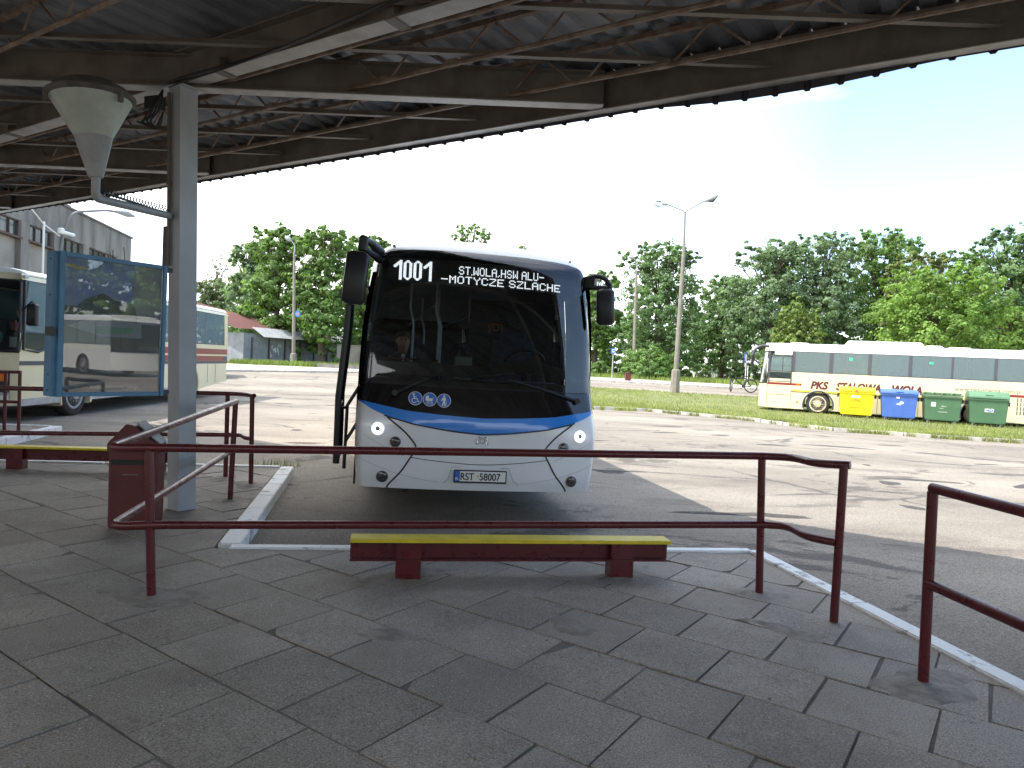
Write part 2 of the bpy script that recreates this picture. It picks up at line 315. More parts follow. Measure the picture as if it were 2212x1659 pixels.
def text_mesh(body, size, shear=0, align='LEFT', depth=.002, bold=0):
    """lettering as (verts, faces) in the xz plane, facing -y"""
    cu = bpy.data.curves.new("lettering", 'FONT'); cu.body = body; cu.size = size; cu.shear = shear; cu.align_x = align; cu.extrude = depth; cu.offset = bold
    o = bpy.data.objects.new("lettering", cu); COL.objects.link(o); dg = bpy.context.evaluated_depsgraph_get()
    me = bpy.data.meshes.new_from_object(o.evaluated_get(dg)); vs = [Vector((v.co.x, -v.co.z, v.co.y)) for v in me.vertices]; fs = [tuple(p.vertices) for p in me.polygons]
    bpy.data.objects.remove(o); bpy.data.curves.remove(cu); bpy.data.meshes.remove(me); return vs, fs
def lerp(tab, x):
    if x <= tab[0][0]: return tab[0][1]
    for (a, b), (c, d) in zip(tab, tab[1:]):
        if x <= c: return b+(d-b)*(x-a)/(c-a)
    return tab[-1][1]
def lin(a, b, n): return [a+(b-a)*i/(n-1) for i in range(n)]
def bend(pts, r, n=5):
    """round the corners of a polyline"""
    P = [Vector(p) for p in pts]; out = [P[0]]
    for i in range(1, len(P)-1):
        a = (P[i-1]-P[i]); b = (P[i+1]-P[i]); rr = min(r, a.length*.45, b.length*.45); A = P[i]+a.normalized()*rr; B = P[i]+b.normalized()*rr
        for k in range(n+1):
            t = k/n; out.append(A*(1-t)**2+P[i]*2*t*(1-t)+B*t*t)
    return out+[P[-1]]

# ------------------------------------------------------------------ ground
E1 = Vector((math.cos(R(10)), math.sin(R(10)), 0)); U = Vector((math.cos(R(-33)), math.sin(R(-33)), 0)); N = Vector((-U.y, U.x, 0))
PER = Vector((5.19, -3.29, 0)); K0 = Vector((2.15, 6.17, 0)); K1 = Vector((-2.25, 5.47, 0))
def sheet(name, poly, off, mat, step=None, kind='structure'):
    """ground sheet over a convex polygon, following the rise of the yard"""
    mb = MB(); A, B, C, D = [Vector(p) for p in poly]
    n = 30
    def fn(u, v):
        p = (A*(1-u)+B*u)*(1-v)+(D*(1-u)+C*u)*v; return (p.x, p.y, gz(p.y)+off)
    mb.grid(fn, lin(0, 1, 14), lin(0, 1, n)); o = mb.build(name, mat, smooth=True); o['kind'] = kind; return o
def quad4(*p): return [(x, y, 0) for x, y in p]
g = MB(); ys = [-600, -60, -20, 0, 10, 20, 28, 30]+[30+i*2 for i in range(1, 18)]+[70, 90, 140, 300, 900]
g.grid(lambda u, v: (u, v, gz(v)-.03), [-900, -200, -60, 0, 60, 200, 900], ys); struct(g.build('ground', 'soil', smooth=True))
sheet('asphalt_yard', quad4((-60, -40), (60, -40), (60, 58), (-60, 58)), 0, 'asphalt')

# platform of concrete slabs: the saw-tooth outline repeats with the bays
def clip(poly, edges):
    for (ax, ay), (bx, by) in edges:
        out = []; n = len(poly)
        for i in range(n):
            p, q = poly[i], poly[(i+1) % n]
            sp = (bx-ax)*(p[1]-ay)-(by-ay)*(p[0]-ax); sq = (bx-ax)*(q[1]-ay)-(by-ay)*(q[0]-ax)
            if sp >= 0: out.append(p)
            if sp*sq < 0:
                t = sp/(sp-sq); out.append((p[0]+(q[0]-p[0])*t, p[1]+(q[1]-p[1])*t))
        poly = out
        if len(poly) < 3: return []
    return poly
pieces = []
for i in range(-4, 4):
    a = K1+PER*i; b = K0+PER*i; c = K1+PER*(i+1)
    back = N*-9
    pieces.append([(a+back), (c+back), c, b, a])     # convex: strip plus tooth
slabs = MB(); base = MB(); sd = R(-35); su = (math.cos(sd), math.sin(sd)); sv = (-su[1], su[0]); S = .505
org = (0.97, 3.54); rnd = random.Random(3)
GAP = .0075
for pc in pieces:
    pl = [(p.x, p.y) for p in pc]; edges = [(pl[i], pl[(i+1) % len(pl)]) for i in range(len(pl))]
    base.poly([(x, y, -.0055) for x, y in pl])
offs = {}
for r in range(-34, 30):
    offs[r] = (r % 2)*.5+rnd.uniform(-.12, .12)
    for c in range(-44, 50):
        u0 = (c+offs[r])*S; v0 = r*S; cx = org[0]+su[0]*(u0+.25)+sv[0]*(v0+.25); cy = org[1]+su[1]*(u0+.25)+sv[1]*(v0+.25)
        if abs(cx) > 16 or cy < -8 or cy > 24: continue
        j = lambda: rnd.uniform(-.006, .006)
        q = [(u0+GAP+j(), v0+GAP+j()), (u0+S-GAP+j(), v0+GAP+j()), (u0+S-GAP+j(), v0+S-GAP+j()), (u0+GAP+j(), v0+S-GAP+j())]
        if rnd.random() < .12:      # a knocked-off corner
            k = rnd.randrange(4); p = q[k]; a_ = q[k-1]; b_ = q[(k+1) % 4]; t1, t2 = rnd.uniform(.06, .2), rnd.uniform(.06, .2)
            q[k:k+1] = [(p[0]+(a_[0]-p[0])*t1, p[1]+(a_[1]-p[1])*t1), (p[0]+(b_[0]-p[0])*t2, p[1]+(b_[1]-p[1])*t2)]
        q = [(org[0]+su[0]*a+sv[0]*b, org[1]+su[1]*a+sv[1]*b) for a, b in q]
        z = rnd.uniform(-.004, .004); tx, ty = rnd.uniform(-.006, .006), rnd.uniform(-.006, .006)
        for pc in pieces:
            pl = [(p.x, p.y) for p in pc]
            w = clip(q, [(pl[i], pl[(i+1) % len(pl)]) for i in range(len(pl))])
            if len(w) > 2:
                top = [(x, y, z+tx*(x-cx)+ty*(y-cy)) for x, y in w]; n = len(top)
                slabs.add(top+[(x, y, -.03) for x, y in w], [tuple(range(n))]+[(i, n+i, n+(i+1) % n, (i+1) % n) for i in range(n)])
struct(base.build('platform_bed', 'joint')); struct(slabs.build('platform_paving', 'slab'))
# kerb stones along the teeth
kb = MB(); rnd = random.Random(5)
for i in range(-4, 3):
    for a, b, w, L in ((K1+PER*i+E1*.12, K0+PER*i, .10, 1.0), (K0+PER*i, K1+PER*(i+1), .17 if i < 0 else .13, .62 if i < 0 else 1.5)):
        d = (b-a); ln = d.length-(.09 if w > .16 else 0); d.normalize(); nrm = Vector((-d.y, d.x, 0)); a = a+nrm*(.045 if w > .16 else 0)+d*.0; k = max(1, round(ln/L))
        for q in range(k):
            s0, s1 = ln*q/k+.004, ln*(q+1)/k-.004; mid = a+d*((s0+s1)/2)+nrm*(w/2-.03)
            kb.box((mid.x+rnd.uniform(-.004, .004), mid.y+rnd.uniform(-.004, .004), -.05+rnd.uniform(0, .006)), (s1-s0, w, .135), math.atan2(d.y, d.x))
struct(kb.build('kerb_stones', 'kerb', bevel=.008))
# mortar collars, worn patches, potholes
def blob(mb, c, rx, ry, rot, z, seed, n=26, dome=.006):
    q = random.Random(seed); ph = [q.uniform(0, 6.28) for _ in range(4)]; ring = []
    for k in range(n):
        t = 2*math.pi*k/n; rr = 1+.16*math.sin(2*t+ph[0])+.12*math.sin(3*t+ph[1])+.08*math.sin(5*t+ph[2])+.05*math.sin(9*t+ph[3])
        x, y = rx*rr*math.cos(t), ry*rr*math.sin(t); ring.append((c[0]+x*math.cos(rot)-y*math.sin(rot), c[1]+x*math.sin(rot)+y*math.cos(rot)))
    vs = [(c[0], c[1], z+dome)]+[(c[0]+(x-c[0])*.6, c[1]+(y-c[1])*.6, z+dome*.8) for x, y in ring]+[(x, y, z-.006) for x, y in ring]
    fs = [(0, 1+k, 1+(k+1) % n) for k in range(n)]+[(1+k, 1+n+k, 1+n+(k+1) % n, 1+(k+1) % n) for k in range(n)]
    mb.add(vs, fs)
mo = MB()
for k, (x, y, a, b) in enumerate([(-2.15, 4.35, .30, .13), (1.83, 5.02, .2, .12), (2.2, 3.62, .26, .14), (-.68, 5.07, .26, .1), (.9, 5.32, .24, .1), (-2.84, 7.28, .2, .12), (-2.95, 6.3, .25, .2), (-3.4, 8.5, .2, .12), (-3.0, 8.15, .2, .12), (.42, 3.35+.85, .15, .09), (1.75, 4.3, .22, .08), (-4.29, 8.65, .3, .12), (-5.85, 8.4, .3, .12)]):
    blob(mo, (x, y), a*1.25, b*1.35, R(-20+k*17), .004, k)
blob(mo, (-.62, 3.93), .2, .085, R(-10), .0055, 77)
struct(mo.build('mortar_patches', 'mortar', smooth=True))
po = MB(); rnd = random.Random(11)
for k in range(80):
    y = 8+30*rnd.random()**1.3; x = rnd.uniform(-.62, .62)*y+rnd.uniform(-1, 3)
    if -2.2 < x < 1.6 and 6 < y < 20: continue
    if y > 21 and x > 3: continue
    blob(po, (x, y), rnd.uniform(.08, .75), rnd.uniform(.05, .2), R(rnd.uniform(-15, 45)), gz(y)+.005, 100+k, dome=.003)
struct(po.build('potholes', 'pot'))
dbm = MB(); rnd = random.Random(31)
for k in range(420):
    y = 1.5+8*rnd.random()**1.4; x = rnd.uniform(-.75, .72)*y; r_ = rnd.uniform(.004, .013); a = rnd.uniform(0, 6.28)
    if (x-K0.x)*.17+(y-K0.y) > -.3 and x > -2.4: continue
    if x > 2.2+(6-y)*.17-.25: continue
    dbm.add([(x+r_*math.cos(a+q*2.1)*(1, .6, 1)[q], y+r_*math.sin(a+q*2.1), .006+rnd.uniform(0, .004)) for q in range(3)], [(0, 1, 2)])
o_ = dbm.build('litter_crumbs', 'soil'); o_['kind'] = 'stuff'
# verge with kerb on the right, service road, pavement beyond
vk = [G(1180, 878), G(1282, 884), G(1400, 889), G(1600, 907), G(1800, 931), G(2030, 947), G(2212, 958), G(2500, 985)]
vf = [G(1180, 829), G(1282, 838), G(1400, 845), G(1600, 857), G(1800, 869), G(2030, 885), G(2212, 895), G(2500, 912)]
vb = MB(); vb.grid(lambda u, v: (lambda p: (p.x, p.y, gz(p.y)+.03+.05*math.sin(v*3.1)))(vk[u].lerp(vf[u], v)), range(8), lin(0, 1, 16)); struct(vb.build('grass_verge', 'soil', smooth=True))
ks = MB(); rnd = random.Random(2)
for a, b in zip(vk, vk[1:]):
    d = b-a; L = d.length; n = max(1, round(L/.95))
    for q in range(n):
        p = a+d*((q+.5)/n); ks.box((p.x, p.y, gz(p.y)+.03+rnd.uniform(-.02, .015)), (L/n-.02, .13, .16), math.atan2(d.y, d.x)+rnd.uniform(-.03, .03))
struct(ks.build('verge_kerb', 'farkerb', bevel=.01))
def strip(name, lo, hi, off, mat):
    mb = MB(); mb.grid(lambda u, v: (lambda p: (p.x, p.y, gz(p.y)+off))(lo[u].lerp(hi[u], v)), range(len(lo)), lin(0, 1, 6)); return struct(mb.build(name, mat, smooth=True))
xs = (1100, 1282, 1400, 1600, 1800, 2030, 2300)
strip('far_pavement', [G(x, 823+.054*(x-1282)) for x in xs], [G(x, 816.5+.054*(x-1282)) for x in xs], .10, 'pave')
strip('far_turf', [G(x, 816.5+.054*(x-1282)) for x in xs], [G(x, 800+.05*(x-1282))*1.4 for x in xs], .11, 'soil')
fk = MB()
for x0, x1 in zip(range(1100, 2300, 60), range(1160, 2360, 60)):
    a, b = G(x0, 823.3+.054*(x0-1282)), G(x1, 823.3+.054*(x1-1282)); d = b-a; p = (a+b)/2; fk.box((p.x, p.y, gz(p.y)+.05), (d.length, .15, .15), math.atan2(d.y, d.x))
lx = (380, 460, 500, 560, 640, 730, 800, 900); lpa = [G(x, 802.5+.012*(x-500)) for x in lx]; lpb = [G(x, 787+.04*(x-500)) for x in lx]
strip('left_pavement', lpa, lpb, .09, 'pave')
for a, b in zip(lpa, lpa[1:]):
    d = b-a; n = max(1, round(d.length/1.0))
    for q in range(n):
        p = a+d*((q+.5)/n); fk.box((p.x, p.y, gz(p.y)+.04), (d.length/n-.03, .16, .15), math.atan2(d.y, d.x))
struct(fk.build('far_kerb', 'farkerb', bevel=.012))

# ------------------------------------------------------------------ grass (uncountable)
def blades(name, pts, h, w, mat, seed=1, lean=.5):
    q = np.random.default_rng(seed); P = np.array(pts); n = len(P); a = q.uniform(0, 2*np.pi, n); H = h*q.uniform(.45, 1.3, n); L = q.uniform(0, lean, n)*H; b = q.uniform(0, 2*np.pi, n)
    dx, dy = np.cos(a)*w/2, np.sin(a)*w/2
    V = np.empty((n, 3, 3)); V[:, 0] = P+np.c_[dx, dy, np.zeros(n)]; V[:, 1] = P-np.c_[dx, dy, np.zeros(n)]; V[:, 2] = P+np.c_[np.cos(b)*L, np.sin(b)*L, H]
    me = bpy.data.meshes.new(name); me.from_pydata(V.reshape(-1, 3).tolist(), [], np.arange(3*n).reshape(n, 3).tolist()); me.materials.append(mat)
    o = bpy.data.objects.new(name, me); COL.objects.link(o); o['kind'] = 'stuff'; return o
rnd = random.Random(21); gp = []
for k in range(64000):
    u = rnd.random()*6.999; i = int(u); t = u-i; v = rnd.random()**1.5
    a = vk[i].lerp(vk[i+1], t); b = vf[i].lerp(vf[i+1], t); p = a.lerp(b, .004+v*.99); gp.append((p.x, p.y, gz(p.y)+.02))
for k in range(9000):      # ragged edge hanging over the kerb
    u = rnd.random()*6.999; i = int(u); t = u-i; p = vk[i].lerp(vk[i+1], t); d = rnd.gauss(-.02, .13)
    if math.sin(u*9)+math.sin(u*23) < -.2: continue
    gp.append((p.x, p.y+d, gz(p.y)+.01))
blades('grass', gp, .13, .035, LEAF['grass'])
wd = []
for k in range(9000):
    x = rnd.uniform(1240, 1680); s_ = rnd.random(); p = G(x, 816.2+.054*(x-1282)); q = G(x, 806+.05*(x-1282)); c = p.lerp(q, s_*.5); wd.append((c.x, c.y, gz(c.y)+.08))
for k in range(5000):
    x = rnd.uniform(490, 860); p = G(x, 788+.04*(x-500)); wd.append((p.x+rnd.uniform(-1, 1), p.y+rnd.uniform(-.2, 2.2), gz(p.y)+.05))
blades('weeds', wd, .42, .09, LEAF['weeds'], 4)
cl = []
for (x, y, r, n) in ((600, 1008, .16, 80), (655, 790, 1.6, 900), (1262*1.0, 1238, .05, 40)):
    P = G(x, y)
    for k in range(n): cl.append((P.x+rnd.gauss(0, r), P.y+rnd.gauss(0, r), (P.z if y > 780 else P.z)+.0))
blades('tufts', [c for c in cl], .12, .012, LEAF['weeds'], 6)
#--MORE--
# ------------------------------------------------------------------ bus station canopy
def CP(t, n, z): return U*t+N*n+Vector((0, 0, z))
NF = 6.13
can = thing('bus_station_canopy', 'large steel canopy with rusty trusses and corrugated roof over the paved platform', 'canopy')
ROOF0, T0, T1, NB = 4.34, -30, 11, -4.6
rs = MB(); tv = []; t = T0
while t < T1:
    tv += [(t, 0), (t+.10, 0), (t+.125, .038), (t+.225, .038)]; t += .25
rs.grid(lambda i, n: CP(tv[i][0], n, ROOF0+tv[i][1]+.012*math.sin(tv[i][0]*.9+n)), range(len(tv)), [NB, -3, -1.5, 0, 2, 4, NF+.03])
rs.build('roof_sheet', 'sheet', can)
top = MB(); top.box(CP((T0+T1)/2, (NB+NF)/2, ROOF0+.09), (T1-T0, NF-NB-.02, .03), R(-33)); top.build('roof_deck', 'sheetdark', can)
def ibeam(mb, a, b, h, w, tf=.014, tw=.012):
    """I-beam whose underside runs from a to b"""
    d = b-a; L = d.length; an = math.atan2(d.y, d.x); c = (a+b)/2
    mb.box((c.x, c.y, c.z+tf/2), (L, w, tf), an); mb.box((c.x, c.y, c.z+h-tf/2), (L, w, tf), an); mb.box((c.x, c.y, c.z+h/2), (L, tw, h-2*tf-.001), an)
# edge channel with its cladding of profiled sheet
fs = MB(); ibeam(fs, CP(T0, NF-.05, 3.955), CP(T1, NF-.05, 3.955), .33, .10); fa = fs.build('fascia', 'beam', can); fs = MB(); fs.box(CP((T0+T1)/2, NF-.05, 3.947), (T1-T0, .11, .007), R(-33)); fs.build('bottom_flange', 'lit_flange', fa)
cl = MB(); tt = []; t = T0; rnd = random.Random(4); sag = [rnd.uniform(-.02, .015) for _ in range(200)]
while t < T1:
    tt += [(t, 0), (t+.19, 0), (t+.205, .03), (t+.235, .03)]; t += .25
def low(t):
    k = (t-T0)/1.9; i = int(k); f = k-i; s = sag[i]*(1-f)+sag[i+1]*f
    if -2.6 < t < -.4: s -= .065*math.sin((t+2.6)/2.2*math.pi)
    return 3.925+s
cl.grid(lambda i, k: CP(tt[i][0], NF+.012+tt[i][1], low(tt[i][0])-(.006 if tt[i][1] else 0) if k == 0 else ROOF0+.14), range(len(tt)), (0, 1))
cl.grid(lambda i, k: CP(tt[i][0], NF+.016+tt[i][1], low(tt[i][0])-(.006 if tt[i][1] else 0) if k == 0 else ROOF0+.14), range(len(tt)), (0, 1)); cl.build('edge_cladding', 'sheetdark', can)
COLB = G(385, 1125); COLB.z = 0; COLB.y += .06
COLT = AT(397, 182, COLB.y); COLT.z = 3.96
ga = R(-1); gd = Vector((math.cos(ga), math.sin(ga), 0))
for k in range(-5, 2):
    c = Vector((COLT.x, COLT.y, 3.965))+PER*k
    # where the girder meets the fascia and where it ends behind
    s1 = (NF-.12-c.dot(N))/gd.dot(N); s0 = (-4.5-c.dot(N))/gd.dot(N)
    mb = MB(); ibeam(mb, c+gd*max(s0, -15), c+gd*s1, .30, .15)
    gi = mb.build('girder', 'beam', can)
    L = s1-max(s0, -15); p = c+gd*(s1-L/2); mb = MB(); mb.box((p.x, p.y, c.z-.006), (L-.004, .144, .007), ga); mb.build('bottom_flange', 'lit_flange', gi)  # thin plate carrying the painted ground light on the underside
    for q in (1, 2, 3):
        e = c+U*(q*6.14/4); e.z = 4.045; s1 = (NF-.13-e.dot(N))/gd.dot(N); s0 = (-3-e.dot(N))/gd.dot(N)
        mb = MB(); L = s1-max(s0, -12); p = e+gd*(s1-L/2)
        mb.box((p.x, p.y, 4.045), (L, .055, .008), ga); mb.box((p.x-.02*gd.y, p.y+.028, 4.075), (L, .008, .055), ga); mb.build('brace', 'beam', can)
mb = MB(); nb = COLT.dot(N); ibeam(mb, CP(T0, nb, 4.0), CP(T1, nb, 4.0), .29, .17)
for k in range(-14, 8): mb.box(CP(k*2.05+.4, nb, 3.992), (.10, .19, .014), R(-33)); mb.box(CP(k*2.05+.4, nb-.05, 4.06), (.08, .08, .1), R(-33))
lg = mb.build('longitudinal_girder', 'beam', can); mb = MB(); mb.box(CP((T0+T1)/2, nb, 3.9945), (T1-T0, .166, .004), R(-33)); mb.build('bottom_flange', 'lit_flange', lg)
rnd = random.Random(9)
for n_ in (5.55, 4.75, 4.1, 2.75, 2.2, 1.6, .75, .1, -.7, -1.6, -2.6):
    mb = MB(); t = -21; zt, zb = 4.29, 4.03; nodes = []; k = 0
    mb.box(CP(-7, n_, zt+.01), (30, .05, .045), R(-33))
    P = []
    while t < 8: P.append((t, zb+rnd.uniform(-.006, .006))); t += .78
    mb.tube([CP(a, n_, b) for a, b in P], .021, 6)
    for (a, b), (c, d) in zip(P, P[1:]):
        md = (a+c)/2; mb.tube([CP(a+.05, n_+.015, b), CP(md-.03, n_, zt)], .011, 5); mb.tube([CP(c-.05, n_+.015, d), CP(md+.03, n_, zt)], .011, 5)
        if rnd.random() < .25: mb.box(CP(c, n_, d+.01), (.12, .05, .05), R(-33))
    mb.build('purlin_truss', 'truss', can)
# column (a square steel tube standing a little out of plumb)
def post_box(mb, a, b, w, rz):
    c, s = math.cos(rz)*w/2, math.sin(rz)*w/2; ring = lambda p: [(p.x+x, p.y+y, p.z) for x, y in ((-c+s, -s-c), (c+s, s-c), (c-s, s+c), (-c-s, -s+c))]
    A, B = ring(a), ring(b); mb.add(A+B, [(3, 2, 1, 0), (4, 5, 6, 7)]+[(i, (i+1) % 4, 4+(i+1) % 4, 4+i) for i in range(4)])
for k in (0, -2):
    cb, ct = COLB+PER*k, COLT+PER*k
    mb = MB(); post_box(mb, cb, ct, .178, R(-33)); mb.box((ct.x, ct.y, ct.z-.006), (.3, .26, .012), R(-33)); col = mb.build('column', 'steel', can, bevel=0)
    up = (ct-cb)/(ct.z)
    a = N*-.115-U*.045
    mb = MB(); mb.tube([cb+up*2.3+a, cb+up*3.9+a], .017, 8); mb.tube([cb+up*3.05+a, cb+up*3.08+a], .023, 8); mb.build('conduit', 'beam', can)
    mb = MB(); mb.box(cb+up*2.47+N*-.07-U*.145, (.10, .03, .42), R(-33)); mb.box(cb+up*2.3+N*-.03-U*.1, (.08, .02, .03), R(-33)); mb.build('number_plate', 'greyband', can)
    mb = MB(); rnd = random.Random(3)
    for q in range(4):
        b = ct+N*-.12-U*.14+Vector((0, 0, -.02)); mb.tube(bend([b, b+Vector((-.06*q, -.02, -.18-.05*q)), b+Vector((-.12-.04*q, .0, -.3)), b+Vector((-.05, .02*q, -.36)), b+Vector((.0, .02, -.2))], .12), .009, 5)
    mb.box(ct+N*-.1-U*.3+Vector((0, 0, -.12)), (.16, .1, .12), R(-20)); mb.build('wiring', 'cable', can)
mb = MB(); b = COLT+N*-.12-U*.05
mb.tube([b+U*s-N*.02*s+Vector((0, 0, .03+.02*s-.05*math.sin(s*1.1)**2)) for s in lin(0, 7, 30)], .014, 6)
mb.tube([b+U*s-N*.03*s+Vector((0, 0, .0+.028*s-.04*math.sin(s*.9+.4)**2)) for s in lin(0, 7, 30)], .009, 6); mb.build('overhead_cable', 'cable', can)

# ------------------------------------------------------------------ conical lamp on its bracket
YL = 5.78
a0, a1 = AT(366, 466, COLB.y-.1), AT(206, 428, YL); c0, c1 = AT(207, 384, YL), AT(197, 214, YL)
lamp = thing('cone_lamp', 'old conical glass lamp on a bracket arm, fixed to the grey column', 'lamp', a1)
mb = MB(); mb.tube(bend([a0-a1, Vector((0, 0, 0)), c0-a1+Vector((0, 0, .02))], .05), .034, 12); mb.build('bracket_arm', 'lampgrey', lamp, smooth=True)
ax = (c1-c0).normalized(); q = Vector((0, 0, 1)).rotation_difference(ax).to_matrix(); H = (c1-c0).length
mb = MB(); mb.lathe([(.05, 0), (.056, .01), (.136, H*.5), (.139, H*.505), (.13, H*.51)], 32, c0-a1, q); mb.build('lower_cone', 'lampgrey', lamp, smooth=True)
mb = MB(); mb.lathe([(.132, H*.5), (.30, H), (.29, H), (.125, H*.51)], 32, c0-a1, q); gl = mb.build('glass_cone', 'glass_lamp', lamp, smooth=True)
mb = MB(); mb.lathe([(.306, H-.015), (.325, H), (.325, H+.02), (.29, H+.03), (.27, H+.075), (.2, H+.115), (.08, H+.13), (0.01, H+.132)], 32, c0-a1, q); mb.build('cap', 'dirt', lamp, smooth=True)
for k in range(3):
    an = R(100+120*k); p = q @ Vector((.315*math.cos(an), .315*math.sin(an), H-.03)); mb = MB(); mb.box(p+c0-a1, (.03, .03, .09), an); mb.build('clip', 'dirt', lamp)
mb = MB(); mb.lathe([(.03, H*.55), (.06, H*.7), (.05, H*.9), (.02, H*.95)], 16, c0-a1, q); mb.build('bulb', 'glass_clear', lamp, smooth=True)
sp = MB(); d = (a0-a1)
for k in range(22):
    p = a1-a1+d*(.09+.86*k/21)+Vector((0, 0, .036))
    for s in (-1, 1): sp.tube([p, p+Vector((s*.014, s*.012, .05))], .004, 4)
sp.box(d*.52+Vector((0, 0, .038)), (d.length*.88, .03, .012), math.atan2(d.y, d.x)); sp.build('bird_spikes', 'cable', lamp)

# ------------------------------------------------------------------ poster case
pc = thing('poster_case', 'blue metal poster case with glass front, bolted to the grey column', 'poster case', (COLB.x, COLB.y-.06, 0), R(55.5))
pc.location = (-3.05, 6.22, 0); x0, x1, z0, z1 = -.855, .0, 1.115, 2.24; fw = .034; dp = .13
mb = MB(); mb.box(((x0+x1)/2, dp/2+.02, (z0+z1)/2), (x1-x0-.004, dp-.04, z1-z0-.004)); mb.box((x0-.03+.028, dp/2, (z0+z1)/2), (.06, dp, z1-z0)); mb.build('case', 'postblue', pc, bevel=.004)
mb = MB(); mb.box((x0+.02, -.012, (z0+z1)/2), (.04, .03, z1-z0+.004)); mb.box((x1-fw/2, -.012, (z0+z1)/2), (fw, .03, z1-z0+.004))
mb.box(((x0+x1)/2, -.012, z1-fw/2), (x1-x0-.08, .028, fw)); mb.box(((x0+x1)/2, -.012, z0+fw/2), (x1-x0-.08, .028, fw)); mb.build('frame', 'postblue', pc, bevel=.003)
mb = MB(); yb = .014; mb.box(((x0+x1)/2, yb, (z0+z1)/2), (x1-x0-.06, .004, z1-z0-.05)); pr = mb.build('poster', 'pdark', pc)
def pl(name, mat, pts, y): mb = MB(); mb.prism([(x, y, z) for x, z in pts], (0, .0015, 0)); return mb.build(name, mat, pr)
xa, xb = x0+.04, x1-fw; W_ = xb-xa
pl('sky_panel', 'pblue', [(xa, 1.83), (xa+W_*.7, 1.83), (xa+W_*.7, z1-fw), (xa, z1-fw)], yb-.004)
pl('hall_panel', 'pgrey', [(xa+W_*.7, 1.72), (xb, 1.72), (xb, z1-fw), (xa+W_*.7, z1-fw)], yb-.004)
pl('tree_panel', 'ptree', [(xa, 1.74), (xa+.18, 1.9), (xa+.3, 1.95), (xa+.4, 1.9), (xa+.55, 1.88), (xb-.2, 1.78), (xb-.2, 1.72), (xa, 1.70)], yb-.006)
pl('hall_roof', 'pgrey', [(xa, 1.66), (xa+.3, 1.78), (xa+.62, 1.72), (xa+.62, 1.6), (xa, 1.6)], yb-.008)
pl('field', 'pgreen', [(xa, 1.68), (xa+.3, 1.6), (xb, 1.56), (xb, 1.5), (xa, 1.5)], yb-.010)
pl('coach_print', 'pbus', [(xa+.25, 1.62), (xa+.52, 1.635), (xa+.55, 1.66), (xa+.54, 1.685), (xa+.25, 1.68)], yb-.012)
pl('yellow_logo', 'pyel', [(xa+.0, 2.14), (xa+.1, 2.12), (xa+.2, 2.13), (xa+.12, 2.145), (xa, 2.16)], yb-.006)
v, f = text_mesh('www.pksstalowa.com.pl', .040); mb = MB(); mb.add([p+Vector((xa+.22, yb-.004, z0+.06)) for p in v], f); mb.build('web_address', 'paper', pr)
mb = MB(); mb.box(((x0+x1)/2, -.006, (z0+z1)/2), (x1-x0-.07, .005, z1-z0-.06)); mb.build('glass_front', 'glass_cov', pc)
for z in (z0+.05, z0+.17, 1.6, 1.9, z1-.06): mb = MB(); mb.box((x0-.036, .05, z), (.004, .012, .012)); mb.build('bolt', 'postbolt', pc)
for z in (z0+.03, z1-.03): mb = MB(); mb.box((x1+.03, .03, z), (.07, .05, .04)); mb.build('bracket', 'postbolt', pc)
mb = MB(); mb.box((x0-.04, .02, 1.62), (.03, .1, .07)); mb.build('latch', 'black', pc)

# ------------------------------------------------------------------ railings
def railing(label, posts, top, mid, r=.0265):
    t = thing('railing', label, 'railing', posts[0][0], group='maroon railings between the bus bays'); o = Vector(posts[0][0])
    for a, b in posts:
        mb = MB(); mb.tube([Vector(a)-o, Vector(b)-o], r, 12); mb.build('post', 'red', t, smooth=True, angle=60)
    mb = MB(); mb.tube([p-o for p in bend(top, .16, 7)], r, 12); mb.build('top_rail', 'red', t, smooth=True, angle=60)
    mb = MB(); mb.tube([p-o for p in bend(mid, .16, 7)], r, 12); mb.build('mid_rail', 'red', t, smooth=True, angle=60); return t
def base(x, y):
    p = G(x, y); p = ray(x, y)*(-EYE/ray(x, y).z); return Vector((p.x, p.y, -.01))
b1, b3, b4, bf = base(327, 1288), base(1640, 1282), base(1801, 1344), base(497, 1080)
railing('long maroon tube railing right across in front of the white bus', [(b1, AT(322, 970, b1.y)), (b3, AT(1646, 985, b3.y)), (b4, AT(1823, 1006, b4.y)), (bf, AT(509, 868, bf.y))],
        [AT(511, 867, bf.y), AT(232, 968, 4.32), AT(330, 967, 4.36), AT(1645, 985, b3.y), AT(1712, 988, 4.88), AT(1762, 1001, 4.62), AT(1837, 1005, b4.y)],
        [AT(500, 974, bf.y), AT(236, 1138, 4.32), AT(330, 1134, 4.36), AT(1641, 1133, b3.y), AT(1700, 1136, 4.88), AT(1745, 1160, 4.62), AT(1806, 1172, b4.y)])
c3, c4 = base(487, 1031), base(542, 1046); c1 = b1-PER
railing('maroon tube railing behind the grey column, beside the cream bus', [(c1, c1+Vector((0, 0, .98))), (c3, AT(492, 852, c3.y)), (c4, AT(545, 856, c4.y))],
        [c1+Vector((-.35, 2.6, .98)), c1+Vector((-.3, 0, .97)), AT(492, 850, c3.y), AT(525, 851, c3.y-.12), AT(549, 855, c4.y)],
        [c1+Vector((-.35, 2.6, .47)), c1+Vector((-.3, 0, .45)), AT(489, 939, c3.y), AT(522, 940, c3.y-.15), AT(530, 946, c4.y+.1), AT(543, 947, c4.y)])
d3, d4 = base(9, 929), base(40, 930); e = d3-PER*0+Vector((-4, -.6, 0))
